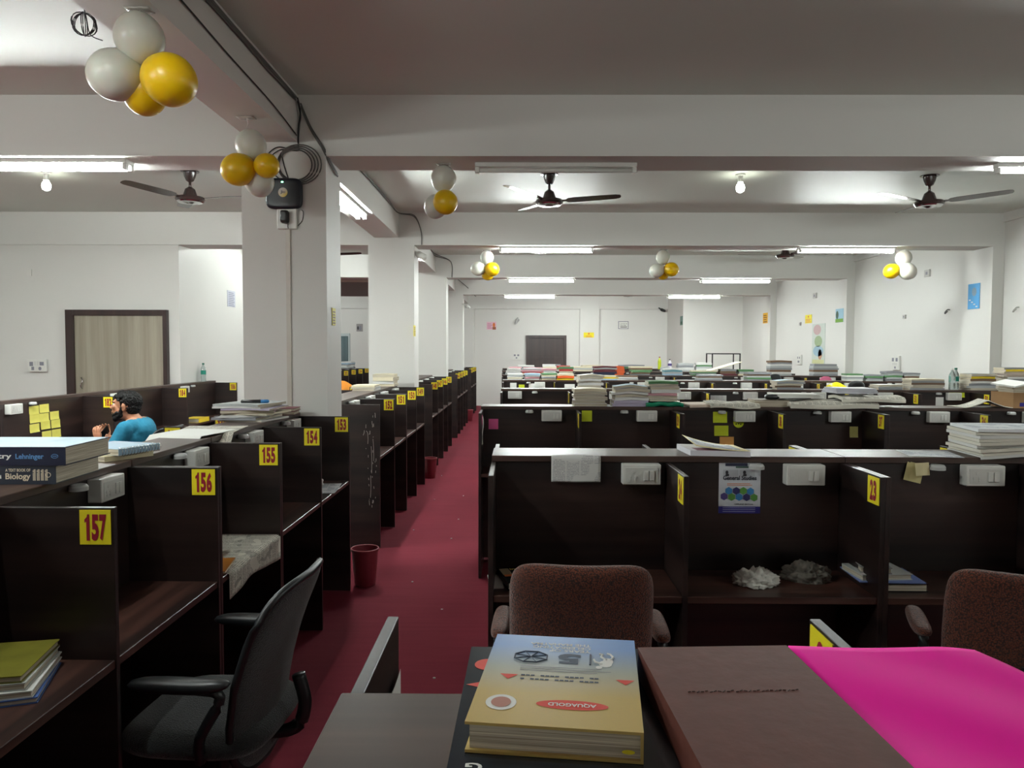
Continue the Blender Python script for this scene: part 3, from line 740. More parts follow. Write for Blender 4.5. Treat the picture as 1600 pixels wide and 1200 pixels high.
# ------------------------------------------------------------------ balloons
def balloons(mount, px, label):
    """mount: (px, py, z of the soffit); px: list of (x, y, radius px, depth offset, material)"""
    m = PZ(*mount); r = empty('balloon_cluster', m, 0, label, 'balloons', 'white and yellow balloon clusters')
    pos = [P(x, y, m.y + dy) for x, y, rr, dy, mm in px]; cen = sum(pos, Vector()) / len(pos)
    for (x, y, rr, dy, mm), p in zip(px, pos):
        rad = rr / F * p.y; d = (p - cen); d = d.normalized() if d.length > 1e-4 else V((0, 0, 1))
        q_ = d.to_track_quat('Z', 'Y').to_matrix().to_4x4(); bm = bmesh.new()
        prof = [(.004, -1.25), (.10, -1.22), (.05, -1.15)] + [(math.sin(t) * (1 - .06 * math.cos(t) ** 2), -math.cos(t) * 1.06 * (1.06 if t < 1 else 1)) for t in [math.pi * (k + .6) / 18 for k in range(18)]] + [(.003, 1.06)]
        lathe(bm, [(a * rad, b * rad) for a, b in prof], 28)
        bmesh.ops.transform(bm, verts=bm.verts, matrix=Matrix.Translation(p - m) @ q_)
        fin(bm, 'balloon', mm, r, True)
    bm = bmesh.new(); top = pos[0] - m
    tube(bm, smoothpts([(0, 0, -.002), (.008, 0, top.z * .25), (-.004, 0, top.z * .5), tuple(top)]), .0018, 5); fin(bm, 'ribbon', WPAPER, r, True)
    bm = bmesh.new(); slab(bm, -.05, .05, -.03, .03, -.004, -.001, 8, 4, lambda x, y: (0, 0, -.004 * abs(math.sin(x * 90 + y * 50)))); fin(bm, 'sticky_tape', C('clear_tape', (196, 190, 184), .2), r, True)
balloons((218, 14, 3.0), [(218, 60, 37, 0, BW), (180, 117, 39, 0, BW), (226, 147, 32, .08, BY), (265, 125, 40, -.03, BY)], 'nearest cluster of two white and two yellow balloons under the lengthwise beam')
balloons((385, 183, 3.0), [(392, 227, 23.5, .04, BW), (405, 284, 22.5, .06, BW), (417, 259, 19, -.04, BY), (372, 265, 25, -.04, BY)], 'cluster of four balloons in front of the wifi box on the column')
balloons((693, 256, ZB), [(693, 279, 19.5, .03, BW), (681, 323, 18, .02, BW), (696, 316, 19, -.08, BY)], 'three balloons under the nearest cross beam right of the column')
balloons((761, 391, ZB), [(761, 402, 10.3, 0, BW), (747, 420, 11, 0, BW), (762, 428, 10, .1, BY), (769, 421, 11, -.05, BY)], 'far balloon cluster left of the middle tube light')
balloons((1036, 390, ZB), [(1036, 402, 10.5, 0, BW), (1036, 428, 9, .1, BY), (1026, 423, 11, 0, BW), (1049, 421, 11, -.03, BY)], 'far balloon cluster between the two tube lights')
balloons((1412, 391, ZB), [(1412, 403, 12, 0, BW), (1393, 424, 11.5, 0, BY), (1418, 424, 13, -.05, BW)], 'far balloon cluster by the right wall')

# ------------------------------------------------------------------ things fixed to column and walls
cp = lambda x, y, Y=5.025: P(x, y, Y)
wf = empty('wifi_box', cp(446, 304), 0, 'black rounded wireless router box with green light on the column', 'router')
bm = bmesh.new(); pillow(bm, .245, .205, .045, 20, 5, 14, None, Matrix.Translation((0, -.025, 0))); fin(bm, 'housing', C('navy_black_plastic', (16, 22, 34), .35), wf, True)
bm = bmesh.new(); lathe(bm, [(.028, 0), (.031, 0), (.031, .002), (.028, .002)], 28); bmesh.ops.rotate(bm, verts=bm.verts, matrix=Matrix.Rotation(R(90), 3, 'X')); bmesh.ops.translate(bm, verts=bm.verts, vec=(-.002, -.047, .005)); fin(bm, 'badge_ring', CHROME, wf, 30)
textobj('badge_lettering', 'Jio', (-.018, -.0492, -.006), (.032, 0, 0), (0, 0, .024), C('badge_grey', (90, 100, 112)), wf)
bm = bmesh.new(); ball(bm, (-.006, -.0475, .073), .006, (1.4, .5, .8)); fin(bm, 'status_light', LED, wf, True)
ad = empty('wall_socket', cp(450, 341), 0, 'white socket with a black charger plugged in, below the router', 'socket')
box('back_box', -.065, .065, -.03, .003, -.075, .07, WHITEP, ad, .004)
bm = bmesh.new(); pillow(bm, .052, .085, .06, 10, 5, 10, None, Matrix.Translation((-.005, -.055, 0))); pg = fin(bm, 'charger', BLACKP, ad, True)
bm = bmesh.new(); o_ = cp(450, 341); tube(bm, smoothpts([V(p) - o_ for p in (cp(450, 350, 4.97), cp(451, 357, 5.0), cp(462, 355), cp(472, 345), cp(474, 332), cp(471, 328))]), .0025, 6); fin(bm, 'charger_cord', CABLEB, pg, True)
bm = bmesh.new(); a, b = cp(447, 352), cp(452, 352); abox(bm, a.x, b.x + .008, 5.012, 5.03, .002, cp(447, 356).z); o = fin(bm, 'conduit', C('ivory_conduit', (200, 194, 184), .4)); tag(o, 'ivory cable trunking running down the nearest column', 'conduit')
rng = random.Random(8)
bm = bmesh.new(); cc = cp(462, 258)
for k in range(4):
    rx, rz_ = .11 + .012 * k, .10 + .01 * k
    tube(bm, [cc + V((rx * math.cos(t) + .01 * k, -.008 - .004 * k, rz_ * math.sin(t))) for t in [2 * math.pi * j / 32 for j in range(32)]], .0045, 6, closed=True)
tube(bm, smoothpts([cp(466, 228), cp(466, 236), cp(440, 234), cp(424, 245), cp(418, 262), cp(440, 282)]), .004, 6)
tube(bm, smoothpts([cp(466, 230), cp(450, 232), cp(436, 230), cp(424, 236), cp(412, 250)]), .004, 6)
tube(bm, smoothpts([cp(440, 240), cp(445, 262), cp(452, 282)]), .004, 6)
for v in bm.verts: v.co.y = min(v.co.y, 5.02)
o = fin(bm, 'cable_coil', CABLE, None, True); tag(o, 'loose coil of grey cable hanging above the wifi box', 'cable')
# cables along the lengthwise beam
def cable(name, pts, r, mat, label, n=1, wob=.012, seed=1):
    rg = random.Random(seed); bm = bmesh.new()
    for k in range(n):
        q = [V(p) + V((0, rg.uniform(-wob, wob), rg.uniform(-wob, wob) - k * .012)) for p in pts]
        tube(bm, smoothpts(q), r, 6)
    o = fin(bm, name, mat, None, True); tag(o, label, 'cable'); return o
bxs = -1.458
cable('cable_bundle', [(bxs, y, 3.285 - .01 * (i % 2)) for i, y in enumerate([.9 + .4, 2.0, 2.6, 3.2, 3.8, 4.4, 4.95])], .006, CABLE, 'bundle of grey cables clipped along the top of the lengthwise beam', 4)
cable('beam_cable', [(-1.462, y, z) for y, z in ((1.3, 3.15), (2.2, 3.13), (3.0, 3.14), (3.8, 3.1), (4.5, 3.08), (4.97, 3.03))], .004, CABLEB, 'single black cable along the side of the lengthwise beam', 1, .004)
cable('column_cable', [(-1.455, 4.98, 3.27), (-1.45, 5.015, 3.2), (-1.46, 5.015, 3.1), (-1.465, 5.015, 3.0)], .005, CABLEB, 'dark cables dropping from beam corner to the coil on the column', 3, .006)
cable('soffit_cable', [(-1.44, 5.0, 3.24), (-1.38, 5.015, 3.1), (-1.30, 5.018, 2.97), (-1.276, 5.1, 2.9), (-1.272, 5.3, 2.86)], .005, CABLE, 'grey cables curving around the top corner of the nearest column', 3, .006)
cable('ceiling_cable', [(-1.455, y, 3.29) for y in (5.45, 6.4, 7.4, 8.4, 9.1)] + [(-1.28, 9.22, 3.27), (-1.2, 9.225, 3.1), (-1.19, 9.225, 2.93)], .006, CABLE, 'grey cables clipped along the beam top in the second bay', 2)
cable('ceiling_cable', [(-1.455, y, 3.29) for y in (9.7, 11, 12.3, 13.1)] + [(-1.2, 13.28, 3.2), (-1.18, 13.28, 2.93)], .007, CABLE, 'grey cables clipped along the beam top in the third bay', 2)
cable('ceiling_cable', [(-1.455, y, 3.29) for y in (13.8, 15, 16.5, 17.2)] + [(-1.2, 17.28, 3.1), (-1.0, 17.5, 2.88)], .008, CABLE, 'grey cables clipped along the beam top in the fourth bay', 1)
bm = bmesh.new(); cc = PZ(131, 12, ZC)
for k in range(7): tube(bm, [cc + V((.06 * math.cos(t) * math.cos(k), .06 * math.cos(t) * math.sin(k), -.08 + .055 * math.sin(t))) for t in [2 * math.pi * j / 20 for j in range(20)]], .0025, 5, closed=True)
tube(bm, smoothpts([cc, cc + V((.01, 0, -.04)), cc + V((.03, 0, -.13)), cc + V((.09, 0, -.16))]), .0025, 5)
o = fin(bm, 'ceiling_wire_coil', CABLEB, None, True); tag(o, 'small tangled dark wire coil hanging from the ceiling', 'wire')
# flat things on walls: given by pixel box and wall plane
def onwall(name, cat, label, c, wpx, hpx, plane, val, mat, t=.006, deco=None):
    p = P(c[0], c[1], val) if plane == 'y' else PX(c[0], c[1], val); d = p.y
    hh = hpx / F * d
    if plane == 'y': ww = wpx / F * d; r = empty(name, p, 0, label, cat)
    else:
        a = PX(c[0] - wpx / 2, c[1], val); b = PX(c[0] + wpx / 2, c[1], val); ww = abs(a.y - b.y); r = empty(name, p, R(-90) if val > 0 else R(90), label, cat)
    box('sheet' if t < .01 else 'plate', -ww / 2, ww / 2, -t, 0, -hh / 2, hh / 2, mat, r, .0005)
    for d_ in deco or ():      # (kind, x0, z0, x1, z1, material[, text]) in fractions
        k, xa, za, xb, zb, m = d_[:6]
        if k == 'q':
            bm = bmesh.new(); quad(bm, ((xa - .5) * ww, -t - .001, (za - .5) * hh), ((xb - xa) * ww, 0, 0), (0, 0, (zb - za) * hh)); fin(bm, d_[6] if len(d_) > 6 else 'printed_area', m, r)
        elif k == 't': textobj('lettering', d_[6], ((xa - .5) * ww, -t - .002, (za - .5) * hh), ((xb - xa) * ww, 0, 0), (0, 0, (zb - za) * hh), m, r)
        elif k == 'e':
            bm = bmesh.new(); n = 16; bm.faces.new([bm.verts.new((((xa + xb) / 2 - .5 + (xb - xa) / 2 * math.cos(2 * math.pi * i / n)) * ww, -t - .0015, ((za + zb) / 2 - .5 + (zb - za) / 2 * math.sin(2 * math.pi * i / n)) * hh)) for i in range(n)]); fin(bm, 'printed_shape', m, r)
    return r
INK = C('dark_ink', (50, 50, 55)); GREYI = C('grey_ink', (130, 130, 140)); ORG = C('orange_print', (222, 120, 60))
lines = lambda m, z0=.1, z1=.9, n=5, x0=.12, x1=.88: [('q', x0, z0 + (z1 - z0) * i / n, x1 - .1 * (i % 2), z0 + (z1 - z0) * (i + .45) / n, m) for i in range(n)]
onwall('wall_poster', 'poster', 'pink poster with a portrait on the far wall left of the door', (768, 509), 15, 12, 'y', YF - .001, C('pink_poster', (232, 190, 204)), .006, [('e', .62, .3, .88, .9, ORG), ('q', .6, 0, .95, .35, C('portrait_brown', (150, 90, 60)))] + lines(C('pink_ink', (200, 130, 160)), .15, .9, 4, .06, .55))
onwall('wall_notice', 'notice', 'yellow notice on the far wall pillar right of the door', (920, 523.5), 16, 8, 'y', YF - .121, C('yellow_notice', (236, 220, 30)), .006, [('e', .42, .55, .58, .95, ORG)] + lines(ORG, .08, .5, 2, .2, .85))
onwall('wall_notice', 'notice', 'white framed notice on the far wall', (974, 508), 16, 12, 'y', YF - .001, GREYI, .01, [('q', .06, .08, .94, .92, WPAPER, 'paper')] + lines(INK, .2, .85, 3, .2, .85))
onwall('wall_switchboard', 'switchboard', 'white switchboard on the far wall left of the door', (807, 557), 12, 11, 'y', YF - .001, WHITEP, .03, [('q', .15, .55, .4, .8, GREYI), ('q', .6, .55, .85, .8, GREYI), ('q', .4, .2, .6, .4, GREYI)])
onwall('wall_poster', 'poster', 'small green poster on the side of the boxed corner', (1065, 501), 4, 14, 'x', 4.349, C('green_poster', (110, 140, 130)), .006, [('q', .1, .1, .9, .4, C('green_print', (50, 90, 70)))])
onwall('wall_notice', 'notice', 'orange notice on the side of the farthest right-hand pillar', (1196, 497), 7, 16, 'x', 5.779, C('orange_notice', (226, 172, 40)), .006, lines(C('brown_print', (120, 80, 40)), .1, .9, 4))
onwall('wall_notice', 'notice', 'yellow notice on the right wall above the paper map', (1263.5, 498.5), 10, 13, 'x', XR - .001, C('yellow_notice', (236, 220, 30)), .006, [('e', .4, .65, .6, .9, ORG)] + lines(ORG, .1, .6, 3))
onwall('wall_poster', 'poster', 'poster of a tree on grass under blue sky, right-hand pillar', (1312, 493), 12, 21, 'x', 5.779, C('sky_print', (150, 190, 210)), .006, [('q', .0, 0, 1, .26, C('grass_print', (110, 160, 50)), 'grass'), ('e', .05, .25, .4, .85, C('tree_print', (50, 80, 60)))])
onwall('wall_map', 'map', 'long faded paper map on the right wall', (1279, 537), 20, 62, 'x', XR - .001, C('pale_map_paper', (196, 204, 196)), .006, [('e', .1, .72, .7, .98, C('map_pink', (190, 160, 160))), ('e', .2, .42, .8, .7, C('map_green', (150, 170, 130))), ('e', .1, .18, .9, .45, C('map_blue', (150, 180, 196))), ('e', .5, .1, .8, .36, C('map_brown', (186, 140, 110))), ('q', .05, 0, .95, .1, C('map_yellow', (200, 200, 150)))])
onwall('wall_poster', 'poster', 'bright blue poster on the side of the nearest right-hand pillar', (1522, 463), 18, 39, 'x', 5.779, C('blue_poster', (70, 160, 220)), .006, [('e', .35, .5, .75, .85, C('blue_grey_print', (120, 150, 170)))] + [('q', .1 + .2 * k, .34 - .09 * k, .26 + .2 * k, .38 - .09 * k, WPAPER) for k in range(4)])
onwall('wall_notice', 'notice', 'grey printed notice on the recessed left wall', (361, 467), 12, 25, 'x', -4.199, C('lavender_notice', (190, 192, 204)), .006, lines(C('grey_ink_light', (130, 132, 150)), .05, .95, 8))
onwall('wall_switchboard', 'switchboard', 'large white switchboard on the wall left of the pale door', (60, 571), 29, 19, 'y', 9.239, WHITEP, .03, [('q', .1, .45, .3, .8, GREYI), ('q', .35, .5, .45, .85, SOCKP), ('q', .5, .5, .6, .85, SOCKP), ('q', .65, .5, .88, .8, GREYI), ('q', .2, .12, .35, .4, GREYI), ('e', .58, .1, .75, .4, GREYI)])
onwall('wall_hook_plate', 'wall plate', 'round white wall plate above the switchboard', (46, 426), 8, 10, 'y', 9.239, WALL, .012)
onwall('wall_switchboard', 'switchboard', 'tall white switchboard on the right wall beside the map', (1250, 562), 7, 15, 'x', XR - .001, WHITEP, .03, [('q', .2, .6, .4, .8, GREYI), ('q', .6, .6, .8, .8, GREYI), ('q', .3, .2, .7, .4, GREYI)])
onwall('wall_switchboard', 'switchboard', 'tall white switchboard on the right wall above the magazine pile', (1401, 567), 13, 22, 'x', XR - .001, WHITEP, .03, [('q', .15, .6, .4, .85, GREYI), ('q', .6, .6, .85, .85, GREYI), ('q', .2, .35, .8, .5, SOCKP), ('q', .45, .1, .65, .25, GREYI)])
for (x, y, w_, h_, lb) in ((1450, 427, 8, 11, 'small white vent plate high on right wall behind balloons'), (1274, 462, 5, 8, 'small white junction plate high on the right wall, farther bay'), (1414, 495, 4, 6, 'tiny grey junction plate in the middle of the right wall'), (1251, 506, 2.5, 5, 'tiny plate on the right wall left of the yellow notice')):
    onwall('wall_plate', 'wall plate', lb, (x, y), w_, h_, 'x', XR - .001, C('grey_plate', (186, 184, 180)), .02, [('q', .3, .3, .7, .7, GREYI)])
for (x, y, nm) in ((1484, 484, 'broken grey wall fixture on the right wall left of pillar'), (1592, 480, 'small white hook on the right wall at the picture edge')):
    p = PX(x, y, XR); bm = bmesh.new(); tube(bm, smoothpts([p, p + V((-.03, 0, .0)), p + V((-.05, .02, -.03)), p + V((-.04, .04, -.05)), p + V((-.03, .0, -.02))]), .009, 8); o = fin(bm, 'wall_hook', GREYM if x < 1500 else WHITEP, None, True); tag(o, nm, 'wall hook')
p = P(809, 500, YF - .05); bm = bmesh.new(); cap(bm, p, p + V((-.06, -.08, -.1)), .05, .03); cap(bm, p, p + V((0, .05, .06)), .02); o = fin(bm, 'security_camera', C('camera_grey', (170, 170, 168)), None, True); tag(o, 'small white camera bracket on the far wall above the door', 'security camera')
for (x, y, Y, nm, m) in ((1034, 484, 21.9, 'small dark security camera high in the far corner', BLACKP), (728, 478, 17.2, 'white security camera on the farthest left column', WHITEP), (655, 398, 9.35, 'white security camera at the top of the second column', WHITEP)):
    p = P(x, y, Y); bm = bmesh.new(); s = Y / 20
    cap(bm, p, p + V((.06, -.05, -.03)) * 1.2, .045, .035); cap(bm, p, p + V((-.08, .0, .05)), .018); o = fin(bm, 'security_camera', m, None, True); tag(o, nm, 'security camera')
for (x, y, Y, hh, nm) in ((521, 495, 0, 27, 'yellow notice on the side of the nearest column'), (647.5, 517, 0, 17, 'yellow notice on the side of the second column')):
    onwall('wall_notice', 'notice', nm, (x, y), 5 if x < 600 else 3, hh, 'x', -1.284, C('yellow_column_notice', (222, 208, 60)), .004, lines(C('brown_print', (120, 80, 40)), .1, .9, 5)).rotation_euler = (0, 0, R(90))
onwall('wall_poster', 'poster', 'small grey group picture on the far left wall between columns', (562, 512), 10, 12, 'y', YF - .001, C('picture_grey', (150, 146, 144)), .01, [('e', .1, .2, .4, .7, INK), ('e', .4, .1, .8, .75, GREYI)])

# ------------------------------------------------------------------ books, papers and things on the carrels
ZL = 1.2055
def book(name, label, cat, loc, L, W, T, rz, cov, spine='y-', parts=True, bend=None, group=None, hard=True, pages=None, n=1):
    """lies flat; loc = centre of the underside; spine side in ('y-', 'x+', 'y+', 'x-')"""
    c = .0028 if hard else .0008; e = .004 if hard else .0005
    nx = n if bend else 1
    ins = {'x-': e, 'x+': e, 'y-': e, 'y+': e}; ins[spine] = c
    def cover(bm):
        slab(bm, -L / 2, L / 2, -W / 2, W / 2, 0, c, nx, 1, bend, 0); slab(bm, -L / 2, L / 2, -W / 2, W / 2, T - c, T, nx, 1, bend, 0)
        s = spine
        if s[0] == 'y': y = -W / 2 if s == 'y-' else W / 2 - c; slab(bm, -L / 2, L / 2, y, y + c, c, T - c, nx, 1, bend, 0)
        else: x = -L / 2 if s == 'x-' else L / 2 - c; slab(bm, x, x + c, -W / 2, W / 2, c, T - c, 1, 1, bend, 0)
    def pg(bm, mi): slab(bm, -L / 2 + ins['x-'], L / 2 - ins['x+'], -W / 2 + ins['y-'], W / 2 - ins['y+'], c, T - c, nx, 1, bend, mi)
    pages = pages or PAGES
    if parts:
        r = empty(name, loc, rz, label, cat, group)
        bm = bmesh.new(); cover(bm); fin(bm, 'cover', cov, r); bm = bmesh.new(); pg(bm, 0); fin(bm, 'pages', pages, r)
        return r
    bm = bmesh.new(); cover(bm); pg(bm, 1)
    o = fin(bm, name, [cov, pages], None, False, loc, (0, 0, rz)); tag(o, label, cat, group); return o
def ordl(k, n):
    if n == 1: return 'lying alone'
    if k == 0: return 'bottom'
    if k == n - 1: return 'topmost'
    return ['', 'second from bottom', 'third from bottom', 'fourth from bottom', 'fifth from bottom', 'sixth from bottom', 'seventh from bottom', 'eighth from bottom', 'ninth from bottom', 'tenth from bottom', 'eleventh from bottom', 'twelfth from bottom'][k]
BC = {n_: C('cover_' + n_.replace(' ', '_'), c_, .5) for n_, c_ in dict(white=(216, 216, 212), grey=(138, 140, 144), black=(30, 30, 34), lilac=(178, 168, 190), cream=(214, 204, 176), green=(84, 130, 84), maroon=(96, 32, 42), orange=(226, 98, 44), yellow=(236, 206, 40), blue=(70, 100, 160), navy=(30, 38, 66), brown=(110, 84, 62), pink=(216, 160, 168), teal=(90, 140, 150), red=(180, 50, 50), pale_blue=(160, 186, 206), silver=(172, 176, 176)).items()}
def stack(where, x, y, z, cols, L=.24, W=.19, T=.02, seed=0, soft=False, bend=0, parts=True, kind='book', rzs=5, group=None, Tv=.3, dx=.012):
    rg = random.Random(seed); zz = z; n = len(cols)
    for k, cn in enumerate(cols):
        t = T * rg.uniform(1 - Tv, 1 + Tv); l = L * rg.uniform(.92, 1.04); w_ = W * rg.uniform(.92, 1.02)
        ff = None
        if bend:
            ff = (lambda A, l_: (lambda X, Y: (0, 0, A * (1 - math.cos(4 * math.pi * (X / l_ + .5) * .5)) * .5 * (1 if A > 0 else -1) * (1 if A > 0 else 1))))(bend * k / max(1, n - 1), l)
        book(kind.replace(' ', '_'), f'{cn.replace("_", " ")} {kind}, {ordl(k, n)} in {where}', kind.split()[-1], (x + rg.uniform(-dx, dx), y + rg.uniform(-.008, .008), zz), l, w_, t, R(rg.uniform(-rzs, rzs)), BC[cn],
             rg.choice(['y-', 'y-', 'x+', 'y+']) if not soft else rg.choice(['x+', 'y-']), parts, ff, group or f'{where}', not soft, n=10)
        zz += t + .0003
    return zz
def sheet(name, label, cat, loc, L, W, rz, mat, t=.001, f=None, nx=1, ny=1, rot=None, group=None):
    bm = bmesh.new(); slab(bm, -L / 2, L / 2, -W / 2, W / 2, 0, t, nx, ny, f); o = fin(bm, name, mat, None, 50 if f else False, loc, rot or (0, 0, rz)); tag(o, label, cat, group); return o
X_ = lambda px, Y: (px - 810) / F * Y

# --- foreground ledge
zl = ZL
bk = book('textbook', 'large dark glossy textbook lying under the gold and blue dictionary', 'book', (.045, .785, zl), .215, .33, .032, R(-1), C('dark_glossy_cover', (34, 42, 50), .18), 'x+', True, None, None, True)
def bent_text(): pass
z1 = .0323
for nm, (cx, cy, rx) in (('emblem', (-.083, .11, .016)),):
    bm = bmesh.new(); lathe(bm, [(.0, z1), (rx, z1), (rx, z1 + .0003), (.0, z1 + .0003)], 20, (cx, cy, 0)); fin(bm, nm, C('cover_red_print', (214, 70, 56)), bk, label := False)
bm = bmesh.new(); bm.faces.new([bm.verts.new(p) for p in ((-.105, .055, z1), (-.07, .04, z1), (-.07, .07, z1))]); fin(bm, 'emblem', C('cover_red_print', (214, 70, 56)), bk)
textobj('title_lettering', 'G', (-.075, -.108, z1), (-.016, 0, 0), (0, -.014, 0), WPAPER, bk)
dct = book('dictionary', 'thick dictionary with blue to gold cover lying upside down on the dark textbook', 'book', (.046, .797, zl + .0325), .168, .222, .030, R(-6.5), None or plain('tmp', (180, 160, 100)), 'x+', True)
def gradcover():
    a = NT('blue_to_gold_cover'); tc = a.n('ShaderNodeTexCoord'); sp = a.n('ShaderNodeSeparateXYZ'); a.l(tc.outputs['Object'], sp.inputs[0])
    r = a.n('ShaderNodeValToRGB'); a.l(a.math('ADD', a.math('MULTIPLY', sp.outputs[1], 4.4), .5), r.inputs[0]); cr = r.color_ramp
    cr.elements[0].position = .30; cr.elements[0].color = (*lin((196, 168, 92)), 1); cr.elements[1].position = .85; cr.elements[1].color = (*lin((112, 150, 204)), 1)
    e = cr.elements.new(.58); e.color = (*lin((160, 164, 150)), 1)
    nz = a.n('ShaderNodeTexNoise', i_Scale=300.0); a.l(tc.outputs['Object'], nz.inputs['Vector'])
    a.l(a.mix(a.math('MULTIPLY', nz.outputs[0], .12), r.outputs[0], (.2, .2, .2)), a.b.inputs['Base Color']); a.b.inputs['Roughness'].default_value = .35; return a.m
cvr = [c for c in dct.children if c.name.startswith('cover')][0]; cvr.data.materials.clear(); cvr.data.materials.append(gradcover())
zt_ = .0303
GD = C('cover_grey_print', (66, 76, 92)); RD = C('cover_red_print', (214, 70, 56)); WP = WPAPER
def flip(name, s, cx, cy, w_, h_, m):       # text read from the far side
    textobj(name, s, (cx + w_ / 2, cy + h_ / 2, zt_), (-w_, 0, 0), (0, -h_, 0), m, dct)
flip('cover_lettering', 'THE MAHATMA', -.004, .086, .072, .0072, WP); flip('cover_lettering', 'CELEBRATING', -.002, .077, .068, .0072, WP); flip('cover_lettering', 'YEARS OF', .008, .068, .048, .0072, WP)
flip('cover_numeral', '5', .008, .046, .026, .028, GD)
bm = bmesh.new(); tube(bm, [V((.032, .060, zt_)), V((.032, .032, zt_))], .0012, 5)
wc = V((-.036, .047, zt_)); n8 = [wc + V((.020 * math.cos(R(22.5 + 45 * k)), .0155 * math.sin(R(22.5 + 45 * k)), 0)) for k in range(8)]
tube(bm, n8, .0009, 5, closed=True)
for k in range(8): tube(bm, [wc, n8[k]], .0006, 4)
fin(bm, 'wheel_emblem', GD, dct)
bm = bmesh.new()
for (x, y, rx, ry) in ((.049, .037, .0075, .009), (.052, .044, .006, .009), (.042, .027, .0036, .004)):
    bm.faces.new([bm.verts.new((x + rx * math.cos(2 * math.pi * k / 14), y + ry * math.sin(2 * math.pi * k / 14), zt_ + .0001 * (x + y))) for k in range(14)])
for q in (((.050, .048), (.044, .055), (.046, .062), (.042, .063)), ((.055, .048), (.058, .056), (.055, .063), (.051, .065)), ((.045, .036), (.038, .040), (.036, .047))):
    tube(bm, [V((a_, b_, zt_)) for a_, b_ in q], .0014, 5)
fin(bm, 'figure_emblem', WP, dct)
for k, (y, w_) in enumerate(((.020, .09), (.015, .10), (.010, .085))):
    bm = bmesh.new(); quad(bm, (-.045, y, zt_), (w_, 0, 0), (0, .0012, 0)); fin(bm, 'small_print', GREYI, dct)
flip('cover_lettering', 'OXFORD DICTIONARY', .0, -.006, .085, .0042, GD) if False else None
for y in (-.004, -.013):
    for k in range(16):
        if (k * 7 + int(y * -1000)) % 5: bm = bmesh.new(); quad(bm, (-.042 + k * .0053, y, zt_), (.0042, 0, 0), (0, .0034, 0)); fin(bm, 'small_print', GD, dct)
for cx, m in ((-.055, RD), (.070, RD)):
    bm = bmesh.new(); bm.faces.new([bm.verts.new(p) for p in ((cx - .010, -.002, zt_), (cx, -.014, zt_), (cx + .010, -.002, zt_))]); fin(bm, 'triangle_mark', m, dct)
def disc(name, cx, cy, rx, ry, m, z, par, n=28):
    bm = bmesh.new(); bm.faces.new([bm.verts.new((cx + rx * math.cos(2 * math.pi * k / n), cy + ry * math.sin(2 * math.pi * k / n), z)) for k in range(n)]); return fin(bm, name, m, par)
disc('oval_badge', .016, -.066, .036, .010, RD, zt_, dct); flip('badge_lettering', 'AQUAGOLD', .016, -.066, .048, .008, WP)
for o in [c for c in dct.children if c.name.startswith('badge_lettering')]: o.location.z += .0004
disc('round_seal', -.055, -.068, .0155, .0165, WP, zt_, dct); disc('seal_print', -.055, -.068, .010, .011, C('seal_print', (176, 120, 104)), zt_ + .0003, dct)
disc('yellow_mark', .070, -.1135, .006, .004, YEL, .012, dct)
# leather diary and pink folder
dy = book('diary', 'thick brown leather-bound diary between the dictionary and the pink folder', 'diary', (.238, .728, zl), .178, .29, .066, R(3), plain('brown_leather', (92, 52, 44), .5, var=.2, scale=45, bump=.25, spec=.25), 'x-', True)
bm = bmesh.new()
for k in range(26):
    x = -.062 + k * .0045; tube(bm, [V((x, .028 + .0015 * math.sin(k * 2.1), .0662)), V((x + .003, .029 + .0015 * math.sin(k * 3.3), .0662))], .0006, 4)
fin(bm, 'embossed_lettering', C('dark_leather', (60, 40, 36)), dy)
bm = bmesh.new()
def pf(x, y):
    u, v = (x + .13) / .26, (y + .17) / .34
    return (-.05 * (1 - v) * (1 - u) * 0 + (-.10 * max(0, v - .55) * max(0, u - .6) * 2.2), 0, .004 * math.sin(3.2 * (u + 1.6 * v) * 1.6) * (1.2 - v) + .0035 * math.sin(9 * (u * .7 + v) + 1) * u - .012 * u * u * (1 - v))
slab(bm, -.13, .13, -.17, .17, 0, .003, 26, 26, pf); o = fin(bm, 'plastic_folder', plain('hot_pink_plastic', (255, 8, 168), .6, var=.01, spec=.1), None, True, (.452, .715, zl + .058), (R(0), R(0), R(-1))); tag(o, 'shiny hot pink plastic folder lying beside the brown leather diary', 'folder')
book('file', 'grey cardboard file under the pink folder on the nearest ledge', 'file', (.452, .72, zl), .21, .25, .038, 0, C('grey_file_cover', (110, 108, 106)), 'x-', True)
sheet('paper_sheet', 'white sheet taped inside the low partition by the nearest ledge', 'paper', (-.193, 1.07, .99), .26, .22, 0, WPAPER, .0006, lambda x, y: (0, 0, .003 * math.sin(x * 20)), 8, 2, (R(90), 0, R(90)))

# --- first full row (signed 24, 23)
Y1 = 3.07
mz = empty('magazine', (X_(1112, Y1), Y1 - .02, ZL), R(-8), 'thick magazine with its yellow-edged cover curling open, on the nearest full ledge', 'magazine')
bm = bmesh.new(); slab(bm, -.115, .115, -.10, .10, 0, .022, 8, 1, lambda x, y: (-.02 * (y / .1), 0, 0)); fin(bm, 'pages', C('white_page_block', (216, 216, 222), .8), mz)
bm = bmesh.new(); slab(bm, -.115, .115, -.10, .10, .0225, .0232, 14, 1, lambda x, y: (-.02 * (y / .1) + .02 * max(0, (.115 - x) / .23) ** 2, 0, .034 * max(0, (.09 - x) / .2) ** 1.6 * (.5 + 3 * (y + .1)))); fin(bm, 'cover', [C('yellow_white_cover', (236, 224, 170), .5)], mz, True)
bm = bmesh.new(); slab(bm, -.09, .06, -.098, -.02, .0222, .0224, 4, 1, lambda x, y: (-.02 * (y / .1), 0, 0)); fin(bm, 'title_page', C('mauve_page', (150, 110, 130)), mz)
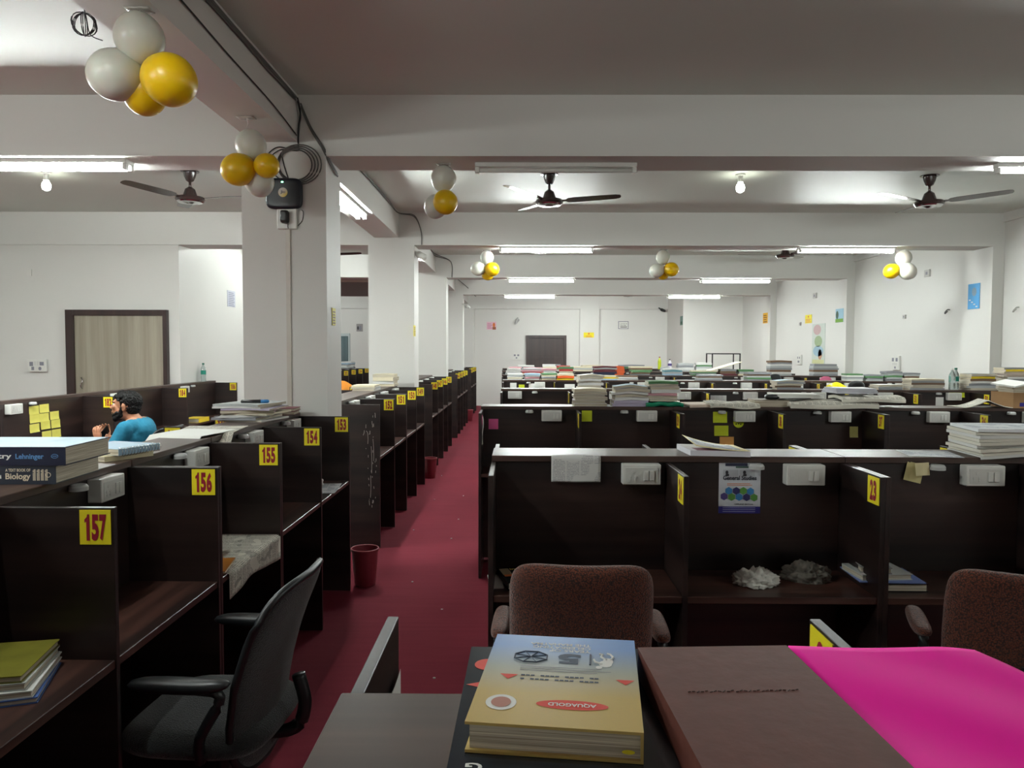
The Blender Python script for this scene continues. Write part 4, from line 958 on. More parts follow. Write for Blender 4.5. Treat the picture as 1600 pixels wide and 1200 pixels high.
bm = bmesh.new(); slab(bm, -.105, .09, -.075, .07, .0234, .0236, 14, 1, lambda x, y: (-.02 * (y / .1) + .02 * max(0, (.115 - x) / .23) ** 2, 0, .034 * max(0, (.09 - x) / .2) ** 1.6 * (.5 + 3 * (y + .1)))); fin(bm, 'inside_print', PRINT, mz, True)
def hangf(x, y):      # paper draped over the front edge of a ledge: y<0 part hangs down
    return (0, 0, 0)
def draped(name, label, cat, xc, yedge, ztop, wid, on, down, mat, wob=.004, seed=0, rz=0):
    rg = random.Random(seed); ph_ = rg.uniform(0, 6); bm = bmesh.new(); L_ = bm.loops.layers.uv.verify(); n, m = 14, 18; g = []; tot = on + down
    for i in range(n + 1):
        row = []
        for j in range(m + 1):
            s = tot * j / m; x = wid * (i / n - .5)
            if s < on: p = V((x, on - s, .0012))
            else:
                d = s - on; a = min(1, d / .012); p = V((x, -.003 - .006 * a - wob * math.sin(x * 30 + ph_) * (d / down), -d + .002))
            row.append(bm.verts.new(p + V((0, 0, wob * .5 * math.sin(x * 22 + ph_) if s < on else 0))))
        g.append(row)
    for i in range(n):
        for j in range(m):
            f = bm.faces.new((g[i][j], g[i + 1][j], g[i + 1][j + 1], g[i][j + 1]))
            for lp, (a, b) in zip(f.loops, ((i, j), (i + 1, j), (i + 1, j + 1), (i, j + 1))): lp[L_].uv = (wid * a / n, tot * b / m)
    o = fin(bm, name, mat, None, True, (xc, yedge, ztop), (0, 0, rz)); so = o.modifiers.new('s', 'SOLIDIFY'); so.thickness = .0008; tag(o, label, cat); return o
draped('notebook_page', 'ruled page torn from a spiral pad hanging over the nearest full ledge', 'paper', X_(901, 2.94), 2.949, ZL, .195, .02, .105, NOTE, .004, 3)
sheet('paper_sheet', 'flat sheet with blue print on the ledge above the cream wrapper', 'paper', (X_(1452, 3.05), 3.05, ZL), .20, .19, R(-12), PRINT, .001)
rg = random.Random(5)
zz = ZL
for k in range(9):
    t = .012; A = .012 * (1 - k / 9)
    o = sheet('newspaper', f'folded newspaper, {ordl(k, 9)} in the tall pile at right on the nearest full ledge', 'newspaper', (X_(1592, 3.05) + rg.uniform(-.008, .008), 3.06 + rg.uniform(-.006, .006), zz), .42, .27, R(rg.uniform(-3, 3) - 6), (NEWS if k % 3 else NOTE) if k < 8 else PRINT, t,
              (lambda A: lambda x, y: (0, 0, A * math.sin(x * 9 + 1) * .9))(A), 14, 4, group='newspapers in the pile at right on the nearest full ledge'); zz += t + .0006
    if k == 5: pass
cr = random.Random(2)
def crumple(name, label, cat, loc, sx, sy, sz, mat, seed, fold=1.0, f=6.0, rot=0):
    bm = bmesh.new(); bmesh.ops.create_icosphere(bm, subdivisions=5, radius=1)
    for v in bm.verts:
        p = v.co.copy(); q = p * f * .35 + V((seed * 7.1, seed * 3.3, 0))
        d = noise.noise(q) * .45 + (.5 - abs(noise.noise(q * 2.3))) * .35 * fold + (.5 - abs(noise.noise(q * 5))) * .13 * fold
        r_ = 1 + d * .8; a = V((p.x * r_, p.y * r_, max(-.25, p.z) * (1 + d * 1.4) + .25)); v.co = V((a.x * sx, a.y * sy, max(.0, a.z * sz)))
    o = fin(bm, name, mat, None, True, loc, (0, 0, rot)); tag(o, label, cat); return o
for dy_ in (0,):
    crumple('crumpled_cloth', 'crumpled white cloth on the desk signed 23', 'cloth', (X_(1190, 2.75), 2.78, .751), .062, .05, .030, plain('white_cotton', (206, 204, 196), .9), 1, 2.2, 9)
    crumple('crumpled_cloth', 'crumpled grey cloth on the desk signed 23, right of the white one', 'cloth', (X_(1268, 2.82), 2.84, .751), .070, .05, .036, plain('grey_cotton', (112, 108, 100), .9), 4, 2.0, 6)
b_ = book('book', 'black paperback with picture cover on the desk signed 24', 'book', (X_(812, 2.78), 2.79, .7505), .13, .19, .028, R(14), C('black_gloss_cover', (26, 26, 26), .25), 'x-', True)
textobj('title_lettering', 'laxmikant', (-.03, .055, .0284), (.08, .0, 0), (0, .016, 0), C('yellow_print', (226, 190, 60)), b_) if False else textobj('title_lettering', 'Indian', (-.02, .06, .0284), (.07, 0, 0), (0, .018, 0), C('yellow_print', (226, 190, 60)), b_)
bm = bmesh.new(); quad(bm, (-.06, .0, .0284), (.035, 0, 0), (0, .08, 0)); fin(bm, 'cover_picture', C('tan_print', (150, 130, 100)), b_)
bm = bmesh.new(); quad(bm, (-.058, -.02, .0285), (.045, 0, 0), (0, .022, 0)); fin(bm, 'cover_picture', C('orange_print_b', (220, 110, 50)), b_)
bm = bmesh.new(); quad(bm, (-.035, -.07, .0285), (.03, 0, 0), (0, .01, 0)); fin(bm, 'cover_picture', RD, b_)
sheet('paper_sheet', 'white folded paper left of the black paperback', 'paper', (X_(775, 2.8) + .0, 2.78, .7505), .05, .16, R(6), WPAPER, .004)
xb = X_(1400, 2.75)
zz = .7505
for k, (l, w_, t, m, lb, rz_) in enumerate(((.20, .20, .030, C('black_gloss_cover', (26, 26, 26), .25), 'thick dark book at the bottom of the pile in the third desk bay', 0), (.235, .19, .004, C('blue_white_pad', (120, 140, 196)), 'spiral pad with blue cover above the thick dark book', -3), (.19, .15, .022, C('white_glossy_cover', (190, 194, 190), .3), 'white-edged book on the spiral pad', 4), (.11, .13, .022, C('silver_book', (150, 150, 148)), 'small silver book topping the pile in third desk bay', -10))):
    book('book' if k != 1 else 'spiral_pad', lb, 'book' if k != 1 else 'notepad', (xb - .02 * k, 2.79, zz), l, w_, t, R(rz_), m, 'y+', True); zz += t + .0003
pst = empty('exam_poster', (X_(1155, 2.955), 2.9555, 1.08), 0, 'white course poster with coloured hexagons taped inside the carrel signed 23', 'poster')
pst.location = P(1155.5, 762, 2.9555); pw, phh = .165, .205
bm = bmesh.new(); quad(bm, (-pw / 2, 0, -phh / 2), (pw, 0, 0), (0, 0, phh), t=.0006); fin(bm, 'sheet', C('poster_white', (206, 210, 216)), pst)
def pq(n_, x0, z0, x1, z1, m, d=.0016): bm = bmesh.new(); quad(bm, ((x0 - .5) * pw, -d, (z0 - .5) * phh), ((x1 - x0) * pw, 0, 0), (0, 0, (z1 - z0) * phh)); fin(bm, n_, m, pst)
NV = C('poster_navy', (40, 36, 130)); pq('blue_band', 0, 0, 1, .135, NV)
pq('header_bar', .15, .92, .68, .975, C('poster_dark', (40, 44, 70))); pq('header_bar', .4, .885, .72, .915, C('poster_green_dark', (60, 90, 80)))
textobj('title_lettering', 'General Studies', (-.40 * pw, -.002, .15 * phh), (.80 * pw, 0, 0), (0, 0, .085 * phh), C('poster_ink', (40, 44, 56)), pst)
textobj('lettering', 'OFFLINE BATCH', (-.12 * pw, -.002, -.335 * phh), (.44 * pw, 0, 0), (0, 0, .03 * phh), INK, pst)
pq('small_print', .2, .575, .75, .585, ORG); pq('small_print', .2, .545, .8, .556, ORG)
for xx in (.1, .5): pq('name_box', xx, .72, xx + .36, .85, C('poster_grey', (186, 190, 196)), .0012); disc_ = None
for xx in (.16, .58):
    bm = bmesh.new(); ball(bm, ((xx - .5 + .03) * pw, -.0018, .30 * phh), .006, (1, .1, 1.2)); abox(bm, (xx - .5) * pw, (xx - .5 + .08) * pw, -.0022, -.0014, .225 * phh, .27 * phh); fin(bm, 'portrait', INK, pst)
hexc = [C('hex_blue', (56, 130, 186)), C('hex_navy', (44, 42, 96)), C('hex_green', (84, 142, 60)), C('hex_violet', (76, 62, 124))]
for k, (hx, hz, ci) in enumerate([(.24, .44, 0), (.42, .44, 1), (.59, .44, 2), (.76, .43, 0), (.13, .33, 3), (.31, .32, 2), (.49, .32, 0), (.67, .315, 1), (.85, .31, 2)]):
    bm = bmesh.new(); bm.faces.new([bm.verts.new(((hx - .5) * pw + .0155 * math.cos(R(90 + 60 * a)), -.0018 - .0001 * (k % 2), (hz - .5) * phh + .0155 * math.sin(R(90 + 60 * a)))) for a in range(6)]); fin(bm, 'hexagon', hexc[ci], pst)
for z_ in (.03, .07, .105): pq('small_print', .1, z_, .88, z_ + .012, C('poster_pale', (150, 150, 190)), .002)
def sticky(px, py, w_, h_, Y, mat, label, name='sticky_note', rz=0, tilt=0):
    p = P(px, py, Y - .002); W_, H_ = w_ / F * Y, h_ / F * Y; bm = bmesh.new()
    slab(bm, -W_ / 2, W_ / 2, -H_ / 2, H_ / 2, 0, .0006, 1, 6, lambda x, y: (0, 0, .006 * max(0, (.5 - (y + H_ / 2) / H_)) ** 2 * 4)); o = fin(bm, name, mat, None, False, p, (R(90), R(tilt), 0)); tag(o, label, 'sticky note'); return o
# cream wrapper hanging under ledge
sheet('paper_wrapper', 'folded cream paper wrapper stuck under the ledge right of the 23 partition', 'paper', P(1428, 738, 2.945), .065, .075, 0, C('cream_wrapper', (196, 184, 130)), .0012, lambda x, y: (0, 0, .004 * math.sin(x * 60)), 6, 2, (R(86), R(14), 0))
sheet('paper_wrapper', 'small folded cream flap in front of the bigger cream wrapper', 'paper', P(1441, 733, 2.93), .055, .05, 0, C('cream_wrapper_light', (216, 206, 160)), .0012, lambda x, y: (0, 0, .004 * math.sin(x * 50 + 2)), 6, 2, (R(84), R(-3), 0))
Y2f = 5.586
sticky(771, 662.5, 15, 16, Y2f, PINK, 'pink sticky note with writing inside the second-row end bay')
for k in range(3): pass
sheet('paper_slip', 'pink slip on the second-row end panel at the aisle', 'paper', (-.2605, 5.38, 1.12), .08, .07, 0, PINK, .0008, None, 1, 1, (R(90), 0, R(90)))
sheet('paper_slip', 'narrow white slip hanging on the second-row end panel at the aisle', 'paper', (-.259, 5.42, 1.04), .06, .20, 0, WPAPER, .0008, lambda x, y: (0, 0, .005 * math.sin(y * 30)), 1, 8, (R(90), 0, R(86)))
sticky(917, 650, 16, 17, Y2f, LIME, 'yellow-green sticky note in the second bay of the second row')
sticky(1125, 652, 22, 17, Y2f, LIME, 'upper of two lime sticky notes beside the round bubble note')
sticky(1127, 673, 22, 16, Y2f, LIME, 'lower of two lime sticky notes beside the round bubble note')
sticky(1135.5, 690, 22, 15, Y2f, C('tan_note', (222, 160, 84)), 'tan printed note below the two lime sticky notes')
bub = empty('bubble_note', P(1154, 660, Y2f - .003), 0, 'round lime speech-bubble note with a dark face in the second row', 'sticky note')
bm = bmesh.new(); lathe(bm, [(.0, 0), (.04, 0), (.04, .001), (0, .001)], 24); bm.faces.new([bm.verts.new(p) for p in ((-.036, .012, .0005), (-.014, .034, .0005), (-.042, .036, .0005))]); bmesh.ops.rotate(bm, verts=bm.verts, matrix=Matrix.Rotation(R(90), 3, 'X')); fin(bm, 'bubble', LIME, bub)
bm = bmesh.new()
for x, z in ((-.014, .012), (.014, .008), (0, -.010), (-.018, -.012), (.016, -.014)): ball(bm, (x, -.0012, z), .005, (1.2, .2, 1))
fin(bm, 'face_marks', HOLE, bub)
sticky(1334, 675, 13, 17, Y2f, C('pale_yellow_note', (214, 210, 130)), 'pale yellow sticky note under the socket left of the 37 sign')
p_ = P(1357, 672, Y2f)
# yellow notes by the seated person
k = 0
for (px, py) in ((53, 641), (69, 638), (54, 654), (69, 652), (85, 649), (54, 669), (71, 664), (87, 662), (73, 680), (88, 677)):
    k += 1; p = PX(px, py, -4.090)
    nmz = ['top left', 'top middle', 'second row left', 'second row middle', 'second row right', 'third row left', 'third row middle', 'third row right', 'fourth row middle', 'fourth row right'][k - 1]
    bm = bmesh.new(); slab(bm, -.064, .064, -.036, .036, 0, .0006, 1, 6, lambda x, y: (0, 0, .004 * max(0, .5 - (y + .036) / .072) ** 2 * 4)); o = fin(bm, 'sticky_note', STICKY, None, False, p, (R(90), 0, R(90))); tag(o, f'yellow sticky note in the wall carrel block, {nmz}', 'sticky note', 'yellow sticky notes in the wall carrel')

# --- second row ledge
Y2 = 5.70; rt = 'second-row ledge'
wr_ = 'pile left of the green bag'
stack('leftmost pile on the second-row ledge', X_(921, Y2), Y2, ZL, ['white', 'lilac', 'cream', 'white', 'grey', 'cream'], .25, .19, .021, 11, True, .006)
stack('curled pile left of the green bag', X_(984, Y2), Y2, ZL, ['lilac', 'lilac', 'white', 'lilac', 'white', 'lilac', 'pale_blue'], .265, .20, .021, 12, True, -.014, kind='exercise book')
bm = bmesh.new(); slab(bm, -.14, .14, -.12, .12, 0, .028, 20, 12, lambda x, y: (0, -.004 * math.sin(x * 70), .004 * math.sin(x * 50 + y * 30) - .008 * (abs(x) / .14) ** 4)); o = fin(bm, 'plastic_bag', plain('green_plastic_bag', (20, 130, 96), .25), None, True, (X_(1034, Y2), Y2 - .005, ZL + .006)); tag(o, 'flat green plastic bag under a pile of white books', 'bag')
stack('white pile on the green bag', X_(1034, Y2), Y2, ZL + .039, ['white', 'white', 'pink', 'white', 'white', 'lilac', 'green'], .22, .19, .020, 13, True, .004)
def news(name, label, x, y, z, L, W, t, rz, mat, A, seed, cat='newspaper', rot=None):
    rr = random.Random(seed); a1, a2, p1 = rr.uniform(10, 18), rr.uniform(8, 16), rr.uniform(0, 6)
    return sheet(name, label, cat, (x, y, z), L, W, R(rz), mat, t, lambda X, Y: (0, 0, A * (1 + math.sin(X * a1 + p1) * math.cos(Y * a2)) - (.0 if abs(Y) < .12 else 2.2 * (abs(Y) - .12)) * (Y < 0) * .35), 20, 14, rot)
news('newspaper', 'pinkish folded newspaper right of the green bag', X_(1095, Y2), Y2, ZL + .003, .26, .27, .012, 6, C('pink_newsprint', (206, 186, 170)), .004, 1)
news('newspaper', 'crumpled open newspaper hanging over the second-row ledge, left of the phone', X_(1142, Y2 - .03), Y2 - .03, ZL + .008, .36, .30, .012, -3, NEWS, .010, 2)
book('book', 'thick brown-edged book with a phone lying on it', 'book', (X_(1200, Y2), Y2, ZL), .26, .22, .052, R(-4), C('grey_brown_cover', (120, 108, 92)), 'y+', True)
bm = bmesh.new(); pillow(bm, .10, .06, .04, 12, 5, 6, None, Matrix.Rotation(R(90), 4, 'X')); o = fin(bm, 'glasses_case', BLACKP, None, True, (X_(1205, Y2 - .05), Y2 - .05, ZL + .073)); tag(o, 'small black case lying on the thick brown-edged book', 'case')
news('newspaper', 'broad newspaper draped over the second-row ledge under white papers', X_(1290, Y2 - .02), Y2 - .02, ZL + .004, .66, .30, .03, 2, NEWS, .012, 3)
news('newspaper', 'upper newspaper draped over the second-row ledge, right end', X_(1352, Y2 - .02), Y2 - .02, ZL + .047, .46, .28, .022, -2, NEWS, .010, 5)
for k in range(3): news('paper_bundle', f'white paper bundle, {ordl(k, 3)} of three beside the black case', X_(1245, Y2) - .01 * k, Y2 + .03, ZL + .062 + .0102 * k, .34, .22, .009, 4 - 5 * k, WPAPER, .004, 6, 'paper')
for k in range(4): news('paper_bundle', f'pale notebook, {ordl(k, 4)} of four on the broad newspaper', X_(1328, Y2), Y2 + .02, ZL + .098 + .0105 * k, .33 - .01 * k, .22, .009, 8 - 3 * k, C('pale_notebook', (196, 196, 204)), .003, 7, 'notebook')
bm = bmesh.new(); slab(bm, -.21, .21, -.11, .11, 0, .006, 24, 8, lambda x, y: (0, 0, .055 * max(0, 1 - abs(x - .04 * y / .11) / .18) ** 1.5)); o = fin(bm, 'newspaper', NEWS, None, True, (X_(1530, Y2), Y2 - .03, ZL), (0, 0, R(4))); tag(o, 'newspaper folded into a tent shape on the second-row ledge', 'newspaper')
# cardboard box of books at the right end
xq = X_(1590, Y2)
cb = empty('cardboard_box', (xq, Y2, ZL), R(4), 'open brown cardboard box with a blue label at the right edge', 'box')
for q in ((-.14, .16, -.12, -.115, 0, .115), (-.14, .16, .115, .12, 0, .115), (-.14, -.135, -.115, .115, 0, .115), (.155, .16, -.115, .115, 0, .115), (-.135, .155, -.115, .115, 0, .004)): box('panel', *q, CARD, cb, 0)
box('blue_label', -.09, .06, -.1215, -.12, .012, .04, NV, cb, 0); textobj('label_lettering', 'BIOLOGY', (-.08, -.122, .017), (.13, 0, 0), (0, 0, .018), WPAPER, cb) if False else None
stack('open cardboard box', xq + .01, Y2, ZL + .006, ['cream', 'white', 'grey', 'brown', 'white', 'cream'], .24, .19, .024, 15, True, .003)
bm = bmesh.new(); slab(bm, -.16, .16, -.12, .12, 0, .012, 16, 4, lambda x, y: (0, 0, .03 - abs(x + .03) * .28)); o = fin(bm, 'open_book', [WPAPER], None, 30, (xq, Y2 - .02, ZL + .158), (R(4), R(3), R(8))); tag(o, 'open white book sprawled on top of the cardboard box', 'book')

# --- third row ledge
Y3 = 8.28
stack('curled white pile on the third-row ledge', X_(921, Y3), Y3, ZL, ['white', 'silver', 'white', 'grey', 'white', 'silver', 'white'], .27, .21, .021, 21, True, -.012, kind='exercise book')
stack('grey magazine pile on the third-row ledge', X_(1228, Y3), Y3, ZL, ['grey', 'brown', 'silver', 'grey', 'pale_blue'], .30, .21, .017, 22, True, .010, kind='magazine')
stack('low magazine pile left of the water bottle', X_(1440, Y3), Y3, ZL, ['grey', 'silver', 'blue', 'brown', 'grey', 'cream'], .36, .22, .017, 23, True, .004, kind='magazine')
stack('magazine pile right of the water bottle', X_(1523, Y3), Y3, ZL, ['white', 'silver', 'grey', 'white', 'brown', 'yellow', 'grey'], .29, .22, .021, 24, True, .004, kind='magazine')
stack('lilac pile at the right end of third row', X_(1580, Y3), Y3 + .02, ZL, ['grey', 'white', 'lilac', 'grey', 'lilac', 'grey', 'white', 'lilac', 'pink', 'lilac', 'yellow', 'grey'], .28, .22, .020, 25, True, .002)
stack('small pile beside the black round cushion', X_(1383, Y3), Y3 + .02, ZL, ['grey', 'silver', 'white'], .28, .2, .018, 26, True, .002)
def bottle(loc, h, r, body, capm, label, lab=None, name='water_bottle'):
    rt_ = empty(name, loc, 0, label, 'bottle')
    bm = bmesh.new(); lathe(bm, [(r * .9, 0), (r, .01), (r, h * .28), (r * .93, h * .31), (r, h * .34), (r, h * .62), (r * .9, h * .72), (r * .4, h * .86), (r * .38, h * .92)], 20); fin(bm, 'bottle_body', body, rt_, True)
    bm = bmesh.new(); lathe(bm, [(r * .45, h * .92), (r * .45, h), (r * .3, h)], 16); fin(bm, 'bottle_cap', capm, rt_, 30)
    if lab: bm = bmesh.new(); lathe(bm, [(r * 1.01, h * .38), (r * 1.02, h * .381), (r * 1.02, h * .60), (r * 1.01, h * .601)], 20); fin(bm, 'paper_label', lab, rt_, 30)
    return rt_
GCAP = C('green_cap', (40, 110, 90)); GLAB = C('green_label', (20, 130, 110))
bottle((X_(1483, Y3), Y3 - .02, ZL), .235, .034, CLEAR, WHITEP, 'clear plastic bottle, left one of the pair on the third-row ledge')
bottle((X_(1491, Y3 + .04), Y3 + .05, ZL), .24, .033, CLEAR, GCAP, 'clear bottle with green cap, right one of the third-row pair', GLAB)
p = PX(318, 597, -4.14); bottle((-4.14, p.y, 1.2055), .24, .033, CLEAR, GCAP, 'water bottle with green label on the wall carrels near the column', GLAB)
# things standing behind row two, on the desks of row three
Y3f = 8.166
sticky(1487 + 8, 617, 24, 8, Y3f, LIME, 'lime note on the socket in the right part of third row')
sheet('cardboard_sheet', 'brown cardboard piece standing beside the 51 sign', 'cardboard', (X_(1448, 7.9), 7.95, .90), .16, .30, 0, CARD, .004, None, 1, 1, (R(88), 0, 0))
sheet('paper_sheet', 'white sheet taped beside the brown cardboard in third row', 'paper', P(1468, 630, Y3f - .003), .085, .13, 0, WPAPER, .001, None, 1, 1, (R(90), 0, 0))
sheet('paper_sheet', 'white timetable taped inside third row behind the newspapers', 'paper', P(1122, 625, Y3f - .003), .18, .10, 0, NOTE, .001, None, 1, 1, (R(90), 0, 0))
sticky(936, 622 - 8, 8, 7, Y3f, LIME, 'small yellow note peeping above the leftmost pile')
sticky(1064, 620, 10, 9, Y3f, LIME, 'olive note in third row right of the white pile')

# --- fourth to seventh rows: piles on the ledges
def rowpiles(rn, Y, items, seed):
    rg = random.Random(seed)
    for i, (px, wpx, hpx, cols, kind) in enumerate(items):
        n = len(cols); T = hpx / F * Y / n
        stack(f'{ORD[i] if i < 8 else ["ninth", "tenth", "eleventh", "twelfth", "thirteenth", "fourteenth"][i - 8]} pile, {rn} ledge', X_(px, Y), Y, ZL, cols, wpx / F * Y, .20, T, seed * 50 + i, kind != 'book', rg.choice([0, .004, .008]), False, kind, 4, None, .15, .01)
rowpiles('fourth-row', 10.75, [
    (805, 23, 10, ['white', 'cream', 'white', 'silver', 'white'], 'book'), (831, 24, 10, ['white', 'pink', 'silver', 'pale_blue'], 'book'),
    (857, 23, 10, ['cream', 'grey', 'cream', 'green'], 'book'), (883, 26, 10, ['yellow', 'orange', 'cream'], 'book'),
    (915, 24, 6, ['grey', 'white', 'grey'], 'magazine'), (947, 34, 7, ['pale_blue', 'yellow', 'cream'], 'book'), (978, 34, 7, ['white', 'silver', 'white', 'brown'], 'magazine'),
    (1107, 38, 9, ['grey', 'silver', 'brown', 'grey'], 'magazine'), (1182, 36, 13, ['grey', 'green', 'silver', 'brown', 'grey'], 'magazine'),
    (1330, 26, 11, ['white', 'silver', 'grey', 'white', 'green'], 'magazine'), (1360, 26, 10, ['silver', 'grey', 'green', 'grey'], 'magazine'),
    (1390, 26, 14, ['grey', 'silver', 'green', 'silver', 'grey'], 'magazine'), (1418, 24, 13, ['silver', 'white', 'brown', 'silver', 'grey'], 'magazine')], 4)
rowpiles('fifth-row', 13.0, [
    (802, 22, 9, ['silver', 'white', 'white'], 'book'), (832, 34, 10, ['cream', 'red', 'pink', 'silver'], 'book'), (858, 24, 9, ['pink', 'white', 'pink'], 'book'),
    (884, 22, 12, ['white', 'cream', 'red', 'green'], 'book'), (945, 36, 13, ['navy', 'navy', 'maroon', 'maroon', 'silver', 'maroon'], 'book'), (967, 14, 14, ['orange', 'orange', 'orange', 'orange'], 'book'),
    (1000, 30, 6, ['grey', 'brown', 'green'], 'magazine'), (1050, 30, 10, ['pale_blue', 'silver', 'teal', 'white'], 'book'), (1098, 40, 7, ['green', 'grey', 'green', 'cream'], 'magazine'),
    (1135, 26, 10, ['maroon', 'brown', 'grey'], 'book'), (1162, 24, 9, ['cream', 'silver', 'green'], 'book'), (1216, 34, 22, ['silver', 'white', 'brown', 'grey', 'silver', 'white', 'grey', 'brown'], 'magazine'), (1285, 38, 18, ['grey', 'silver', 'brown', 'grey', 'silver', 'grey'], 'magazine')], 5)
rowpiles('sixth-row', 15.4, [
    (805, 20, 6, ['white', 'silver', 'pink'], 'book'), (833, 30, 6, ['grey', 'lilac', 'pink'], 'book'), (858, 20, 10, ['white', 'cream', 'white'], 'book'), (880, 22, 9, ['white', 'green', 'red'], 'book'),
    (910, 30, 8, ['cream', 'silver', 'cream'], 'book'), (950, 34, 6, ['maroon', 'grey'], 'book'), (1000, 34, 8, ['green', 'brown', 'cream'], 'magazine'), (1038, 14, 6, ['white', 'silver'], 'book'), (1070, 24, 12, ['silver', 'white', 'grey', 'silver'], 'magazine'), (1098, 24, 14, ['green', 'white', 'silver', 'green', 'white'], 'magazine')], 6)
rowpiles('seventh-row', 17.9, [(822, 26, 4, ['grey', 'white'], 'book'), (862, 28, 6, ['white', 'grey'], 'book'), (925, 34, 5, ['grey', 'cream'], 'book'), (985, 40, 6, ['green', 'grey'], 'magazine')], 7)
# odds and ends on the far rows
yb = 15.4
bottle((X_(1030, yb), yb, ZL + .04), .26, .035, C('lime_bottle', (186, 200, 50), .2), C('red_cap', (160, 60, 60)), 'tall yellow-green bottle on the far book rows', None, 'drink_bottle')
bottle((X_(1046, yb), yb, ZL + .03), .22, .04, C('white_bottle', (220, 216, 224), .3), BLACKP, 'white and purple bottle right of the yellow-green bottle', C('purple_label', (64, 44, 110)), 'drink_bottle')
fr = empty('metal_frame', (X_(1133, 16.4), 16.4, 0), 0, 'thin dark metal frame standing behind the book piles', 'frame')
a0, a1, zt_f = X_(1112, 16.4), X_(1155, 16.4), CAMZ - 3 / F * 16.4
for x in (a0, a1):
    for y in (0, .5): box('leg', x - X_(1133, 16.4) - .012, x - X_(1133, 16.4) + .012, y - .012, y + .012, 0, zt_f, BLACKP, fr)
for q in ((a0, a1, 0, 0), (a0, a1, .5, .5), (a0, a0, 0, .5), (a1, a1, 0, .5)): box('rail', q[0] - X_(1133, 16.4) - .012, q[1] - X_(1133, 16.4) + .012, q[2] - .012, q[3] + .012, zt_f - .024, zt_f, BLACKP, fr)
def domeback(px, py, wpx, hpx, Y, mat, label):
    p = P(px, py, Y); bm = bmesh.new(); pillow(bm, wpx / F * Y, hpx / F * Y * 2, .06, 14, 2.6, 6)
    r = empty('office_chair', (p.x, p.y, 0), 0, label, 'office chair'); bmesh.ops.translate(bm, verts=bm.verts, vec=(0, 0, p.z)); fin(bm, 'backrest', mat, r, True)
    bm = bmesh.new(); pillow(bm, .46, .44, .08, 12, 4, 6, None, Matrix.Translation((0, .22, .46)) @ Matrix.Rotation(R(90), 4, 'X')); fin(bm, 'seat', mat, r, True)
    bm = bmesh.new(); tube(bm, smoothpts([(0, .2, .42), (0, .02, .44), (0, .0, .7), (0, 0, p.z - .1)]), .02, 8); fin(bm, 'back_support', BLACKP, r, True)
    rb = empty('x', (0, .22, 0)); 
    bm = bmesh.new(); cyl(bm, (0, .22, .05), (0, .22, .43), .03); fin(bm, 'gas_column', BLACKP, r, 40)
    for k in range(5): a = 2 * math.pi * k / 5; bm = bmesh.new(); cyl(bm, (0, .22, .10), (.26 * math.cos(a), .22 + .26 * math.sin(a), .04), .03, .02, 8); cyl(bm, (.26 * math.cos(a), .22 + .26 * math.sin(a), .0), (.26 * math.cos(a), .22 + .26 * math.sin(a), .06), .025, seg=8); fin(bm, 'base_leg', BLACKP, r, 40)
    bpy.data.objects.remove(rb)
domeback(1338, 606, 26, 11, 9.3, BLACKF, 'black round-backed chair top between third and fourth rows, right part')
domeback(1290, 597, 19, 9, 11.9, C('pink_chair', (196, 96, 130)), 'pink round-backed chair top beyond the fourth row')
domeback(1211, 594, 19, 10, 11.7, BLACKF, 'black mesh chair top beyond the fourth row, left of the pink one')
sheet('drawing_board', 'pale board leaning across a far book pile', 'board', (X_(1130, 13.1), 13.08, ZL + .155), .55, .36, 0, C('pale_board', (206, 196, 160)), .006, None, 1, 1, (R(0), R(-16), 0))
bm = bmesh.new(); slab(bm, -.10, .10, -.1, .1, 0, .07, 8, 8, lambda x, y: (0, 0, .01 * math.cos(x * 14) * math.cos(y * 14))); o = fin(bm, 'pouch', plain('bright_yellow_plastic', (250, 232, 20), .4), None, True, (X_(1316, 10.4), 10.42, 1.12)); tag(o, 'bright yellow packet in the fourth row behind the black chair', 'packet')
o.location = (X_(1316, 10.2), 10.42, .751); 
sheet('paper_sheet', 'bright white sheet taped inside the fourth row left of the yellow packet', 'paper', P(1297, 602, 10.635), .10, .09, 0, WPAPER, .001, None, 1, 1, (R(90), 0, 0))
o.scale.z = 5.6
for (x, y_, w_, m, lb) in ((802, 602, 10, WPAPER, 'white sheet with a lime tab inside the fourth-row end bay'), (835, 603, 18, WPAPER, 'white sheet with a pink tab inside the fourth row'), (890, 604, 16, WPAPER, 'pale sheet inside the second bay of the fourth row')):
    sheet('paper_sheet', lb, 'paper', P(x, y_, 10.635), w_ / F * 10.6, .07, 0, m, .001, None, 1, 1, (R(90), 0, 0))
sticky(815, 604, 9, 6, 10.63, LIME, 'lime tab beside the white sheet in the fourth-row end bay'); sticky(847, 603, 9, 8, 10.63, PINK, 'pink tab in the fourth row left of the socket')

# --- left side
LX = LXC
def spine_text(r, s, x0, x1, T, W, m, z0=.2, z1=.8, nm='spine_lettering'): textobj(nm, s, (x0, -W / 2 - .0006, T * z0), (x1 - x0, 0, 0), (0, 0, T * (z1 - z0)), m, r)
b1 = book('textbook', 'thick navy biology textbook, lower of the two on the left ledge', 'book', (-1.608, 2.40, ZL), .36, .27, .058, R(3), C('dark_slate_cover', (40, 46, 58), .4), 'y-', True)
W_ = .27; spine_text(b1, 'Biology', .03, .105, .058, W_, C('cream_print', (220, 206, 180)), .18, .60); spine_text(b1, 'A TEXT BOOK OF', .03, .105, .058, W_, C('cream_print', (220, 206, 180)), .68, .84)
spine_text(b1, 'pi', -.0, .018, .058, W_, WPAPER, .25, .5)
for k in range(4):
    spine_text(b1, 'ill', .112 + .012 * k, .120 + .012 * k, .058, W_, C('cream_print', (220, 206, 180)), .2, .8, 'small_print')
